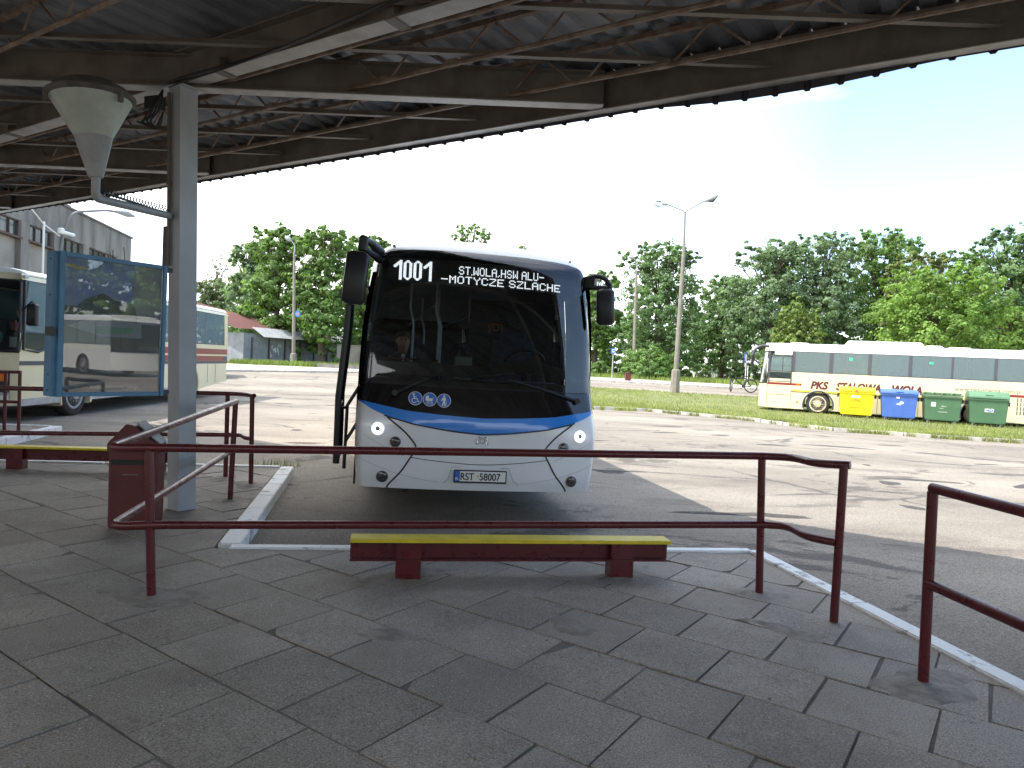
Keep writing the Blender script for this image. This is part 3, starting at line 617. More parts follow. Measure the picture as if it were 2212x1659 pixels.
railing('maroon railing end of two close posts before the headlamps of the cream bus', [(d3, d3+Vector((0, 0, 1.0))), (d4, d4+Vector((0, 0, 1.0)))],
        [e+Vector((0, 0, .98)), d3+Vector((0, 0, .99)), d4+Vector((.03, -.02, 1.0))], [e+Vector((0, 0, .48)), d3+Vector((0, 0, .49)), d4+Vector((0, 0, .49))])
f0 = base(1994, 1474); f1 = b1+PER; f3 = b3+PER
railing('maroon tube railing cut off by the right edge of the photo', [(f0, AT(2015, 1062, f0.y)), (f1, f1+Vector((0, 0, .97))), (f3, f3+Vector((0, 0, .97)))],
        [AT(2013, 1054, f0.y), f1+Vector((-.29, .0, .965)), f1+Vector((0, 0, .965)), f3+Vector((0, 0, .97))], [AT(2003, 1260, f0.y), f1+Vector((-.29, .0, .45)), f1+Vector((0, 0, .45)), f3+Vector((0, 0, .47))])

# ------------------------------------------------------------------ buffer beams
bb = thing('buffer_beam', 'low maroon steel beam with yellow top on two stubs, before the white bus', 'buffer', (.075, 5.14, 0), R(9.5), 'buffer beams of the bus bays')
L = 2.33; zb, h, w = .128, .148, .155
mb = MB(); mb.box((0, 0, zb+.006), (L, w, .012)); mb.box((0, 0, zb+h/2-.001), (L, .011, h-.016)); mb.box((0, 0, zb+h-.0065), (L-.002, w-.004, .009)); mb.build('beam', 'red', bb, bevel=.002)
mb = MB(); mb.box((0, 0, zb+h+.0025), (L, w, .009)); mb.box((0, -w/2-.004, zb+h-.005), (L, .008, .024)); mb.build('yellow_top', 'yellow', bb, bevel=.002)
for x in (-.76, .80):
    mb = MB(); mb.box((x, -.055, .13), (.175, .011, .28)); mb.box((x, .065, .13), (.175, .011, .28)); mb.box((x-.081, .005, .065), (.011, .108, .15)); mb.box((x+.081, .005, .065), (.011, .108, .15)); mb.build('stub', 'red', bb)
bb2 = dup(bb, Vector((.06, 5.14, 0))-PER+Vector((.05, .12, 0)), R(9.5), 'low maroon beam with yellow top behind the litter bin and grey column')

# ------------------------------------------------------------------ litter bin
bn = thing('litter_bin', 'dull red metal litter bin with slanted hood beside the grey column', 'litter bin', (-3.17, 6.08, 0), R(15))
mb = MB(); mb.rbox((0, 0, .33), (.37, .3, .64), .02, taper=1.02); mb.build('bin_body', 'binred', bn)
mb = MB(); mb.box((0, -.152, .565), (.33, .012, .045)); mb.build('slot', 'cable', bn); mb = MB(); mb.box((-.02, -.153, .46), (.12, .006, .008)); mb.build('handle', 'beam', bn)
hood = MB(); hood.prism([(-.2, -.16, .64), (.2, -.16, .64), (.19, -.16, .70), (.0, -.16, .87), (-.06, -.16, .885), (-.2, -.16, .72)], (0, .32, 0)); hood.build('hood', 'binred', bn, bevel=.006)
mb = MB(); rot = Matrix.Rotation(R(42), 3, 'Y'); mb.box((.075, .0, .835), (.17, .26, .012), rot); mb.box((.165, 0, .745), (.09, .24, .012), rot); mb.build('hood_flap', 'lampgrey', bn)
# ------------------------------------------------------------------ the white bus in the bay
BUS = thing('city_bus', 'white bus with blue front stripe and lit 1001 display, parked nose to the platform', 'bus', (-.282, 7.111, -.1), rot=(0, R(.70), R(11.35)))
HWT = [(.34, 1.208), (.5, 1.228), (.75, 1.245), (1.0, 1.25), (1.5, 1.25), (1.9, 1.235), (2.3, 1.20), (2.6, 1.165), (2.70, 1.135), (2.78, 1.08), (2.84, 1.0), (2.89, .86), (2.925, .66), (2.945, .4), (2.955, .12)]
def hw(z): return lerp(HWT, z)
def dep(u, z):
    k = min(1, max(0, (z-.9)/.5)); d = (.10+.11*k)*abs(u)**2.5; e = .94-.06*k
    if abs(u) > e: d += (.15+.11*k)*((abs(u)-e)/(1-e))**2.8
    if z > 1.0: d += .15*(z-1.0)
    if z > 2.6: d += 4.2*(z-2.6)**2
    if z < .45: d += .25*(.45-z)
    return d
def FP(x, z, off=0):
    h = hw(z); u = max(-1, min(1, x/h)); return Vector((x, dep(u, z)-off, z))
def FU(u, z, off=0): return Vector((u*hw(z), dep(u, z)-off, z))
gbT = [(0, 1.081), (.05, 1.083), (.32, 1.097), (.6, 1.122), (.78, 1.160), (.88, 1.180), (.94, 1.193), (1, 1.198)]
blT = [(0, .917), (.04, .919), (.25, .94), (.45, .973), (.55, .993), (.75, 1.052), (.87, 1.108), (.94, 1.158), (1, 1.186)]
gtT = [(0, 2.768), (.4, 2.768), (.7, 2.757), (.82, 2.742), (.9, 2.715), (.95, 2.68), (.985, 2.62), (1, 2.52)]
gb = lambda u: lerp(gbT, abs(u)); bl = lambda u: lerp(blT, abs(u)); gt = lambda u: lerp(gtT, abs(u))
us = sorted(set([round(-1+2*i/56, 4) for i in range(57)]+[-.99, -.98, -.97, -.96, -.95, -.94, -.93, .93, .94, .95, .96, .97, .98, .99, -.04, .04]))
def fpatch(name, mat, lo, hi, off=0, nv=10, u_=us, parent=BUS, smooth=True):
    mb = MB(); mb.grid(lambda u, v: FU(u, lo(u)*(1-v)+hi(u)*v, off), u_, lin(0, 1, nv)); return mb.build(name, mat, parent, smooth, 60)
BT = 1.37
fpatch('front_bumper', 'white', lambda u: .345+.02*u*u*0, bl, 0, 14)
fpatch('blue_stripe', 'blue', bl, lambda u: gb(u)-.006, .004, 5)
fpatch('windscreen_band', 'blackgloss', lambda u: gb(u)-.006, lambda u: BT, .001, 5)
fpatch('windscreen', 'glass_ws', lambda u: BT, lambda u: gt(u), .001, 22)
# black printed edge of the windscreen
mb = MB()
for s in (-1, 1): mb.grid(lambda u, z: FU(s*u, min(z, gt(u)), -.006), lin(.955, 1, 5), lin(BT, 2.7, 16))
mb.grid(lambda u, v: FU(u, gt(u)-.05*(1-v), -.006), us, (0, .5, 1)); mb.build('windscreen_edge', 'blackgloss', BUS, True)
fpatch('forehead', 'white', gt, lambda u: 2.955, 0, 16)
# body shell behind the front
ring = [(-hw(z), z) for z, _ in HWT]+[(hw(z), z) for z, _ in reversed(HWT)]
zz = [z for z, _ in HWT]
def outline():
    L = []
    for z in (.345, .5, .75, 1.0, 1.2, 1.5, 1.9, 2.3, 2.52, 2.6, 2.65, 2.70, 2.74, 2.78, 2.81, 2.84, 2.87, 2.89, 2.91, 2.925, 2.937, 2.945, 2.95, 2.955): L.append((hw(z), z))
    return L
OL = outline(); LBUS = 11.8
# lower side walls, cant rails and roof, pillars: openings are left for the side windows
WZ0, WZ1 = 1.32, 2.52
mb = MB()
for s in (-1, 1):
    low_ = [(h, z) for h, z in OL if z <= 1.2]+[(hw(WZ0), WZ0)]
    hi_ = [(hw(WZ1), WZ1)]+[(h, z) for h, z in OL if z > WZ1]
    for prof in (low_, hi_):
        y0 = .0
        mb.grid(lambda i, j: Vector((s*prof[i][0]*(.985 if j == 5 else 1), (dep(1, prof[i][1]) if j == 0 else (.9, 3.2, 6, 9, LBUS)[j-1]), prof[i][1])), range(len(prof)), range(6))
mb.box((0, LBUS+.01, 1.65), (2.4, .04, 2.58)); body = mb.build('body', 'white', BUS, True, 50)
mb = MB(); mb.grid(lambda i, j: Vector(((-.121, .121)[i], (dep(0, 2.955), LBUS)[j], 2.955)), (0, 1), (0, 1)); mb.box((0, 6.5, 3.02), (1.5, 2.6, .17)); mb.build('roof_unit', 'white', BUS, bevel=.01)
yw = [(1.55, 2.85), (2.93, 4.3), (4.38, 5.75), (7.15, 8.5), (8.58, 9.95), (10.03, 11.5)]
for s in (-1, 1):
    spans = [(.5, .66), (1.47, 1.55), (2.85, 2.93), (4.3, 4.38), (5.75, 5.83), (7.07, 7.15), (8.5, 8.58), (9.95, 10.03), (11.5, LBUS)]
    for a, b in spans: mb = MB(); mb.grid(lambda y, z: Vector((s*hw(z), y, z)), (a, b), lin(WZ0, WZ1, 5)); mb.grid(lambda y, z: Vector((s*(hw(z)-.05), y, z)), (a, b), lin(WZ0, WZ1, 5)); mb.build('window_pillar', 'blackgloss', BUS, True)
    for a, b in ([(.66, 1.47)] if s > 0 else [])+yw+[(5.83, 7.07)]:
        mb = MB(); mb.grid(lambda y, z: Vector((s*(hw(z)-.004), y, z)), (a, b), lin(WZ0, WZ1, 5)); mb.build('side_window', 'glass_bus', BUS, True)
mb = MB(); mb.box((0, 6.2, .38), (2.36, 11.2, .05)); mb.box((0, 1.2, .30), (2.2, .8, .1)); mb.build('underbody', 'innerdark', BUS)
mb = MB(); mb.grid(lambda y, z: Vector((-(hw(z)+.002), y, z)), (dep(1, 1.0)+.02, 1.47), lin(.40, 1.315, 6)); mb.build('doorway', 'innerdark', BUS, True)
# panel gaps
def ribbon(mb, pts, w=.012, off=.0035):
    P = [Vector(p) for p in pts]; vs = []
    for i, p in enumerate(P):
        d = (P[min(i+1, len(P)-1)]-P[max(i-1, 0)]).normalized(); n = Vector((-d.y, d.x))*w/2
        for s in (-1, 1): q = p+n*s; vs.append(FP(q.x, q.y, off))
    mb.add(vs, [(2*i, 2*i+1, 2*i+3, 2*i+2) for i in range(len(P)-1)])
def smooth2(pts, n=6):
    P = [Vector(p) for p in pts]; out = []
    for i in range(len(P)-1):
        a, b, c, d = P[max(i-1, 0)], P[i], P[i+1], P[min(i+2, len(P)-1)]
        for k in range(n):
            t = k/n; out.append(.5*((2*b)+(c-a)*t+(2*a-5*b+4*c-d)*t*t+(3*b-a-3*c+d)*t**3))
    return out+[P[-1]]
gapc = [(.945, 1.045), (.775, .915), (.675, .807), (.655, .765), (.662, .725), (.702, .655), (.782, .522), (.86, .43), (.905, .372), (.912, .346)]
for s in (-1, 1):
    mb = MB(); ribbon(mb, smooth2([(s*x, z) for x, z in gapc]), .016); mb.build('pod_seam', 'gap', BUS)
    mb = MB(); ribbon(mb, smooth2([(s*1.16, .86), (s*1.0, .775), (s*.82, .69), (s*.76, .67)]), .004, .002); ribbon(mb, smooth2([(s*1.19, .63), (s*1.0, .55), (s*.8, .49), (s*.55, .44), (s*.42, .425)]), .004, .002); mb.build('crease', 'metal', BUS)
mb = MB(); ribbon(mb, [(u*1.25, bl(u)-.004) for u in lin(-.78, .78, 41)], .014, .006); mb.build('stripe_seam', 'gap', BUS)
mb = MB(); ribbon(mb, smooth2([(-.7, .66), (-.4, .63), (0, .61), (.4, .637), (.7, .676)]), .007, .003); mb.build('bumper_seam', 'gap', BUS)
mb = MB(); ribbon(mb, [(u*1.24, BT) for u in lin(-.97, .97, 30)], .006, .004); mb.build('band_seam', 'gap', BUS)
# number plate recess edges
mb = MB(); ribbon(mb, [(-.37, .415), (-.32, .455), (-.29, .58), (.29, .58), (.34, .455), (.40, .41)], .008, .0015); mb.build('plate_recess', 'metal', BUS)
def disc(name, mat, x, z, r, off, parent=BUS, thick=.012, r_in=0, n=28):
    mb = MB()
    c = FP(x, z); e = .03; nx = (FP(x+e, z)-FP(x-e, z)).normalized(); nz_ = (FP(x, z+e)-FP(x, z-e)).normalized(); ny = nz_.cross(nx).normalized()
    if ny.y > 0: ny = -ny
    q = Matrix((nx, nz_, ny)).transposed()
    if r_in: prof = [(r_in, off), (r_in, off+thick), (r, off+thick), (r, off), (r_in, off)]
    else: prof = [(r, off-.01), (r, off+thick*.6), (r*.9, off+thick), (.002, off+thick*1.25)]
    vs = []; k = len(prof)
    for rr, h in prof:
        for j in range(n): a = 2*math.pi*j/n; vs.append(c+q @ Vector((rr*math.cos(a), rr*math.sin(a), h)))
    fs = [(i*n+j, i*n+(j+1) % n, (i+1)*n+(j+1) % n, (i+1)*n+j) for i in range(k-1) for j in range(n)]
    if not r_in: fs.append(tuple((k-1)*n+j for j in range(n)))
    mb.add(vs, fs); return mb.build(name, mat, parent, True, 50)
for s in (-1, 1):
    h = disc('headlight', 'white', s*1.03, .928, .075, .0, thick=.004); disc('lit_ring', 'lamp_on', s*1.03, .928, .050, .006, h, r_in=.027); disc('reflector', 'lensring', s*1.03, .928, .026, .006, h)
    for x, z, r, nm in ((.855, .807, .048, 'dipped_lamp'), (.964, .459, .052, 'fog_lamp')):
        h = disc(nm, 'lensring', s*x, z, r+.006, .0, r_in=r-.006); disc('lens', 'lens', s*x, z, r, .001, h, thick=.012); disc('inner_ring', 'lensring', s*x, z, r*.62, .013, h, r_in=r*.5, thick=.002)
    h = disc('marker_lamp', 'lensring', s*.955, 2.795, .02, .0); disc('lens', 'lens', s*.955, 2.795, .013, .012, h, thick=.006)
# number plate
pz = .493
pb = MB(); pb.box((0, -.018, pz), (.535, .014, .130)); plate = pb.build('number_plate', 'black', BUS, bevel=.004)
mb = MB(); mb.box((.024, -.0265, pz+.003), (.462, .004, .1)); mb.build('plate_face', 'paper', plate); mb = MB(); mb.box((-.233, -.0265, pz+.003), (.046, .004, .1)); mb.build('country_band', 'blueplate', plate)
def letter(name, s, size, x, z, y, mat, par, bold=0, sx=1, shear=0):
    v, f = text_mesh(s, size, shear, bold=bold); w = max(p.x for p in v)-min(p.x for p in v); mb = MB(); mb.add([Vector((x+p.x*sx, y+p.y, z+p.z)) for p in v], f); return mb.build(name, mat, par)
letter('plate_number', 'RST', .1, -.205, pz-.033, -.030, 'black', plate, .0012, .84); letter('plate_number', '58007', .1, -.012, pz-.033, -.030, 'black', plate, .0012, .86); letter('country_code', 'PL', .032, -.252, pz-.034, -.030, 'paper', plate, .0008)
mb = MB(); mb.lathe([(.011, 0), (.011, .002), (.001, .002)], 14, (-.028, -.0285, pz+.006), Matrix.Rotation(R(90), 3, 'X')); mb.build('seal', 'pyel', plate)
# chrome emblem: a ring between two brackets
em = disc('emblem', 'chrome', 0, .853, .030, .006, r_in=.021, thick=.008); mb = MB()
for s in (-1, 1):
    pts = [(s*(.030+.020*math.cos(a)), .853+.034*math.sin(a)) for a in lin(R(115), R(-60), 12)]
    pts += [(s*.062, .823)]; mb.tube([FP(x, z, .012) for x, z in pts], .0052, 6)
    mb.tube([FP(s*.045, .883, .012), FP(s*.030, .890, .012), FP(s*.02, .886, .012)], .0045, 6)
mb.build('bracket', 'chrome', em, True)
# round blue stickers with white pictograms
def pic(par, cx, cz, polys):
    mb = MB()
    for k, pts in enumerate(polys): mb.poly([FP(cx+x*.001, cz+z*.001, .0085+.0002*k) for x, z in pts])
    mb.build('pictogram', 'paper', par)
def circ(x, y, r, n=14): return [(x+r*math.cos(2*math.pi*i/n), y+r*math.sin(2*math.pi*i/n)) for i in range(n)]
def bar(x0, y0, x1, y1, w):
    d = Vector((x1-x0, y1-y0)).normalized(); n = Vector((-d.y, d.x))*w/2; return [(x0+n.x, y0+n.y), (x1+n.x, y1+n.y), (x1-n.x, y1-n.y), (x0-n.x, y0-n.y)]
def arcbars(x, y, r, a0, a1, w, n=12):
    P = [(x+r*math.cos(R(a)), y+r*math.sin(R(a))) for a in lin(a0, a1, n)]; return [bar(*P[i], *P[i+1], w) for i in range(n-1)]
ST = {'wheel': [circ(-18, 40, 11), bar(-16, 28, -12, -4, 10), bar(-16, 16, 12, 16, 6), bar(-13, -2, 18, -2, 8), bar(17, -2, 27, -34, 8), bar(26, -34, 38, -28, 7)]+arcbars(-12, -20, 22, 110, 335, 7),
      'pram': [[(-44, 4), (-40, 30), (-22, 40), (-10, 38), (-10, 14), (30, 12), (28, -8), (22, -16), (-30, -16), (-42, -8)], bar(28, 10, 42, 24, 4)]+arcbars(-18, -34, 11, 0, 360, 5)+arcbars(18, -34, 11, 0, 360, 5),
      'walker': [circ(0, 44, 10), [(-14, 32), (14, 32), (20, 4), (12, 2), (10, 16), (12, -20), (20, -50), (6, -50), (0, -22), (-8, -50), (-22, -50), (-12, -18), (-10, 14), (-22, -4), (-30, 2)], bar(22, 4, 25, -50, 3)]}
for x, z, k in ((-.68, 1.241, 'wheel'), (-.539, 1.237, 'pram'), (-.399, 1.233, 'walker')):
    s = disc('sticker', 'paper', x, z, .069, .001, thick=.001, n=36); disc('blue_field', 'blueplate', x, z, .0635, .003, s, thick=.001, n=36); pic(s, x, z, ST[k])
# destination display behind the glass: board and lit dots
F5 = {'S': "01110 10001 10000 01110 00001 10001 01110", 'T': "11111 00100 00100 00100 00100 00100 00100", 'W': "10001 10001 10001 10101 10101 11011 10001", 'O': "01110 10001 10001 10001 10001 10001 01110",
      'L': "10000 10000 10000 10000 10000 10000 11111", 'A': "01110 10001 10001 11111 10001 10001 10001", 'H': "10001 10001 10001 11111 10001 10001 10001", 'U': "10001 10001 10001 10001 10001 10001 01110",
      'M': "10001 11011 10101 10101 10001 10001 10001", 'Y': "10001 10001 01010 00100 00100 00100 00100", 'C': "01110 10001 10000 10000 10000 10001 01110", 'Z': "11111 00001 00010 00100 01000 10000 11111",
      'E': "11111 10000 10000 11110 10000 10000 11111", '-': "00000 00000 00000 11111 00000 00000 00000", '.': "0 0 0 0 0 0 1", ',': "00 00 00 00 00 01 10", ' ': "00 00 00 00 00 00 00", '!': "111 000 000 111 000 000 000"}
F1 = "000011 000111 001111 011111 111011 110011 000011 000011 000011 000011 000011 000011 000011 000011 000011 000011"
F0 = "001100 011110 110011 110011 110011 110011 110011 110011 110011 110011 110011 110011 110011 110011 011110 001100"
DY = .055
def board(x, z): return Vector((x, dep(x/1.2, z)+DY, z))
mb = MB(); mb.grid(lambda x, z: board(x, z)+Vector((0, .012, 0)), lin(-1.0, .98, 20), (2.405, 2.52, 2.655)); disp = mb.build('destination_display', 'ledboard', BUS)
def dots(rows, x0, z0, pw, ph, fill=.72, rep=(1, 1)):
    mb = MB()
    for r_, row in enumerate(rows):
        for c_, ch in enumerate(row):
            if ch != '1': continue
            for a in range(rep[0]):
                for b in range(rep[1]):
                    x = x0+(c_*rep[0]+a)*pw; z = z0-(r_*rep[1]+b)*ph; w, h = pw*fill/2, ph*fill/2
                    mb.poly([board(x-w, z-h), board(x+w, z-h), board(x+w, z+h), board(x-w, z+h)])
    return mb
def line(txt, x0, x1, z0, z1, rep, bold=0):
    rows = ['']*7
    for ch in txt:
        g_ = F5[ch].split()
        for i in range(7): rows[i] += g_[i]+'0'
    rows = [r_[:-1] for r_ in rows]; n = len(rows[0])*rep[0]; pw = (x1-x0)/n; ph = (z0-z1)/(7*rep[1]); return dots(rows, x0+pw/2, z0-ph/2, pw, ph, .74, rep)
line('ST.WOLA,HSW ALU-', -.295, .61, 2.609, 2.523, (2, 2)).build('route_text', 'led', disp)
line('-MOTYCZE SZLACHE', -.475, .80, 2.505, 2.427, (2, 2)).build('route_text', 'led', disp)
rows = [' '.join([F1.split()[i], F0.split()[i], F0.split()[i], F1.split()[i]]) for i in range(16)]
rows = [r_.replace(' ', '0') for r_ in rows]; pw = .385/(27*2); dots(rows, -.955, 2.628, pw*2/1, .0128, .8).v; 
dots(rows, -.955+pw/2, 2.630, pw, .0064, .74, (2, 2)).build('route_number', 'led', disp)
# wipers
for pts, bl_ in ((((-.884, 1.284), (-.62, 1.41), (-.433, 1.519)), ((-.66, 1.40), (.30, 1.545))), (((1.0, 1.29), (.55, 1.41), (.219, 1.478)), ((-.136, 1.452), (.746, 1.462)))):
    mb = MB(); mb.tube([FP(x, z, .035) for x, z in pts], [.014, .010, .007], 8); mb.tube([FP(pts[0][0], pts[0][1], -.02), FP(pts[0][0], pts[0][1], .05)], .028, 12); w = mb.build('wiper', 'black', BUS, True)
    mb = MB(); mb.tube([FP(bl_[0][0]+(bl_[1][0]-bl_[0][0])*t, bl_[0][1]+(bl_[1][1]-bl_[0][1])*t, .018) for t in lin(0, 1, 9)], .0065, 6); mb.build('wiper_blade', 'black', w)
# mirrors
mb = MB(); rot = Matrix.Rotation(R(6), 3, 'Z') @ Matrix.Rotation(R(3.5), 3, 'Y')
mb.rbox((-1.325, .22, 2.392), (.225, .15, .515), .055, rot, 5); mr = mb.build('mirror', 'black', BUS, True, 50)
mb = MB(); mb.rbox((-1.268, .22, 2.735), (.095, .10, .16), .035, rot, 4); mb.tube([(-1.265, .22, 2.78), (-1.19, .34, 2.765), (-1.10, .5, 2.70)], [.032, .04, .06], 10); mb.tube([(-1.25, .24, 2.69), (-1.18, .36, 2.66), (-1.10, .52, 2.64)], [.025, .035, .05], 8); mb.build('mirror_arm', 'black', mr, True)
mb = MB(); mb.rbox((1.30, .30, 2.305), (.195, .14, .385), .06, Matrix.Rotation(R(-10), 3, 'Z') @ Matrix.Rotation(R(-4), 3, 'Y'), 5); mr = mb.build('mirror', 'black', BUS, True, 50)
mb = MB(); mb.tube(bend([(1.345, .31, 2.49), (1.34, .32, 2.55), (1.285, .34, 2.62), (1.20, .40, 2.645), (1.11, .52, 2.61)], .06), .026, 10); mb.tube([(1.33, .32, 2.515), (1.21, .38, 2.515), (1.12, .52, 2.52)], .026, 8); mb.box((1.165, .45, 2.575), (.12, .07, .12), R(-40)); mb.build('mirror_arm', 'black', mr, True)
# open plug door seen edge-on, with its swing arms
mb = MB(); y0, y1 = .42, 1.32
for y in (y0, y1): mb.tube([(-1.375, y, 2.42), (-1.385, y, 1.9), (-1.435, y, 1.2), (-1.425, y, .52)], .033, 8)
mb.tube([(-1.375, y0, 2.42), (-1.375, y1, 2.42)], .03, 8); mb.tube([(-1.425, y0, .55), (-1.425, y1, .55)], .03, 8); mb.tube([(-1.43, y0, 1.1), (-1.43, y1, 1.1)], .02, 8)
dr = mb.build('open_door', 'black', BUS, True)
mb = MB(); mb.grid(lambda y, k: Vector(((-1.375, -1.385, -1.435, -1.425)[k], y, (2.42, 1.9, 1.2, .52)[k])), (y0, y1), range(4)); mb.build('door_glass', 'glass_bus', dr)
mb = MB()
for z in (1.13, .76): mb.tube([(-1.24, .50, z+.17), (-1.345, .48, z-.02), (-1.345, .48, z-.30)], .018, 8)
mb.tube([(-1.43, .45, 1.09), (-1.34, .47, 1.09)], .016, 8); mb.tube([(-1.345, .48, 1.12), (-1.345, .48, .46)], .016, 8); mb.build('door_arm', 'black', dr, True)
mb = MB(); mb.box((-1.235, .50, .78), (.02, .04, .95)); mb.build('door_seal', 'black', BUS)
# wheels
def wheel(par, x, y, z, r, w, s, rim='steelrim'):
    q = Matrix.Rotation(R(90), 3, 'Y'); mb = MB(); mb.lathe([(r*.6, -w/2), (r*.93, -w/2), (r, -w*.36), (r, w*.36), (r*.93, w/2), (r*.6, w/2)], 36, (x, y, z), q); t = mb.build('wheel', 'rubber', par, True, 50)
    mb = MB(); e = s; mb.lathe([(r*.6, e*w*.46), (r*.56, e*w*.40), (r*.5, e*w*.2), (r*.34, e*w*.24), (r*.3, e*w*.5), (r*.18, e*w*.52), (.01, e*w*.52)], 28, (x, y, z), q); mb.build('rim', rim, t, True, 50)
    mb = MB()
    for k in range(10): a = 2*math.pi*k/10; mb.box((x+e*w*.27, y+r*.42*math.cos(a), z+r*.42*math.sin(a)), (.05, .03, .03), None)
    mb.build('wheel_nuts', rim, t); return t
for y in (2.65, 8.6):
    for s in (-1, 1): wheel(BUS, s*1.06, y, .48, .48, .3, s)
# cabin
mb = MB(); mb.box((0, 6.3, .62), (2.36, 11, .05)); mb.build('cabin_floor', 'floor', BUS)
mb = MB(); mb.box((0, 6.3, 2.62), (2.1, 10.4, .03)); mb.grid(lambda y, k: Vector(((-1.18, -1.0, -.8)[k], y, (2.45, 2.58, 2.62)[k])), (1, 11.4), range(3)); mb.grid(lambda y, k: Vector(((1.18, 1.0, .8)[k], y, (2.45, 2.58, 2.62)[k])), (1, 11.4), range(3)); mb.build('ceiling', 'inner', BUS)
mb = MB(); mb.box((0, 11.3, 1.7), (2.3, .04, 2.0)); mb.box((.62, 1.95, 1.55), (1.1, .03, 1.75)); mb.build('partition', 'innerdark', BUS)
mb = MB(); mb.grid(lambda u, v: Vector((u*1.14, dep(u, 1.5)+.06+v*.62, 1.47+.12*math.sin(v*2.6)+(.10*math.exp(-((u-.48)/.3)**2)) - .0)), lin(-.97, .97, 25), lin(0, 1, 8)); mb.box((0, .62, 1.0), (2.2, .7, .85)); mb.build('dashboard', 'dash', BUS, True)
mb = MB(); q = Matrix.Rotation(R(-38), 3, 'X'); n = 32; vs = []
mb.tube([Vector((.56, .82, 1.66))+q @ Vector((.22*math.cos(2*math.pi*k/n), .22*math.sin(2*math.pi*k/n), 0)) for k in range(n+1)], .016, 8, False); mb.tube([(.35, .82, 1.66), (.77, .82, 1.66)], .02, 6); mb.tube([(.56, .82, 1.66), (.56, .72, 1.45)], .035, 8); mb.build('steering_wheel', 'black', BUS, True)
def seat_mb(x, y, z0=.65, w=.44):
    mb = MB(); mb.rbox((x, y, z0+.44), (w, .42, .12), .04); mb.rbox((x, y+.24, z0+.82), (w, .10, .78), .04, Matrix.Rotation(R(-9), 3, 'X'), axis='y'); mb.rbox((x, y+.30, z0+1.20), (w*.72, .09, .22), .04, axis='y'); mb.box((x, y+.05, z0+.2), (w*.5, .3, .4)); return mb
seat_mb(.56, 1.35, .72, .5).build('driver_seat', 'seat', BUS, True, 50)
for r_ in range(6):
    for x in (-1.0, -.56, .50, .94): seat_mb(x, 3.15+r_*.85+(.33 if x < 0 else .35)).build('passenger_seat', 'seat', BUS, True, 50)
for x, y in ((-.30, 2.1), (-.21, 2.75), (-.32, 4.4), (.30, 3.4), (-.62, 2.2)):
    mb = MB(); mb.tube(bend([(x, y, .65), (x, y, 2.1), (x-.05, y, 2.25), (x-.05, y, 2.6)], .1), .016, 8); mb.build('grab_pole', 'metal', BUS, True)
mb = MB(); mb.tube([(-.35, 2, 2.35), (-.35, 9, 2.35)], .016, 8); mb.tube([(.35, 2.2, 2.35), (.35, 9, 2.35)], .016, 8); mb.build('ceiling_rail', 'metal', BUS, True)
mb = MB(); mb.box((-.02, 1.7, 1.55), (.2, .2, .28)); mb.box((-.02, 1.7, 1.1), (.08, .08, .8)); mb.build('ticket_machine', 'inner', BUS)
mb = MB(); mb.tube([Vector((.405-.0, 1.93, 2.09))+Vector((.045*math.cos(a), 0, .04*math.sin(a))) for a in lin(0, 6.283, 18)], .008, 6, False)
for s in (-1, 1): mb.tube([(.405+s*.05, 1.93, 2.14), (.405+s*.085, 1.93, 2.11), (.405+s*.075, 1.93, 2.03), (.405+s*.10, 1.93, 2.03)], .008, 6)
mb.build('cabin_emblem', 'amber', BUS)
mb = MB(); mb.box((-.72, 2.05, 1.12), (.9, .03, .95)); mb.tube([(-1.17, 2.03, 1.62), (-.3, 2.03, 1.62)], .014, 8); mb.build('screen_panel', 'innerdark', BUS)

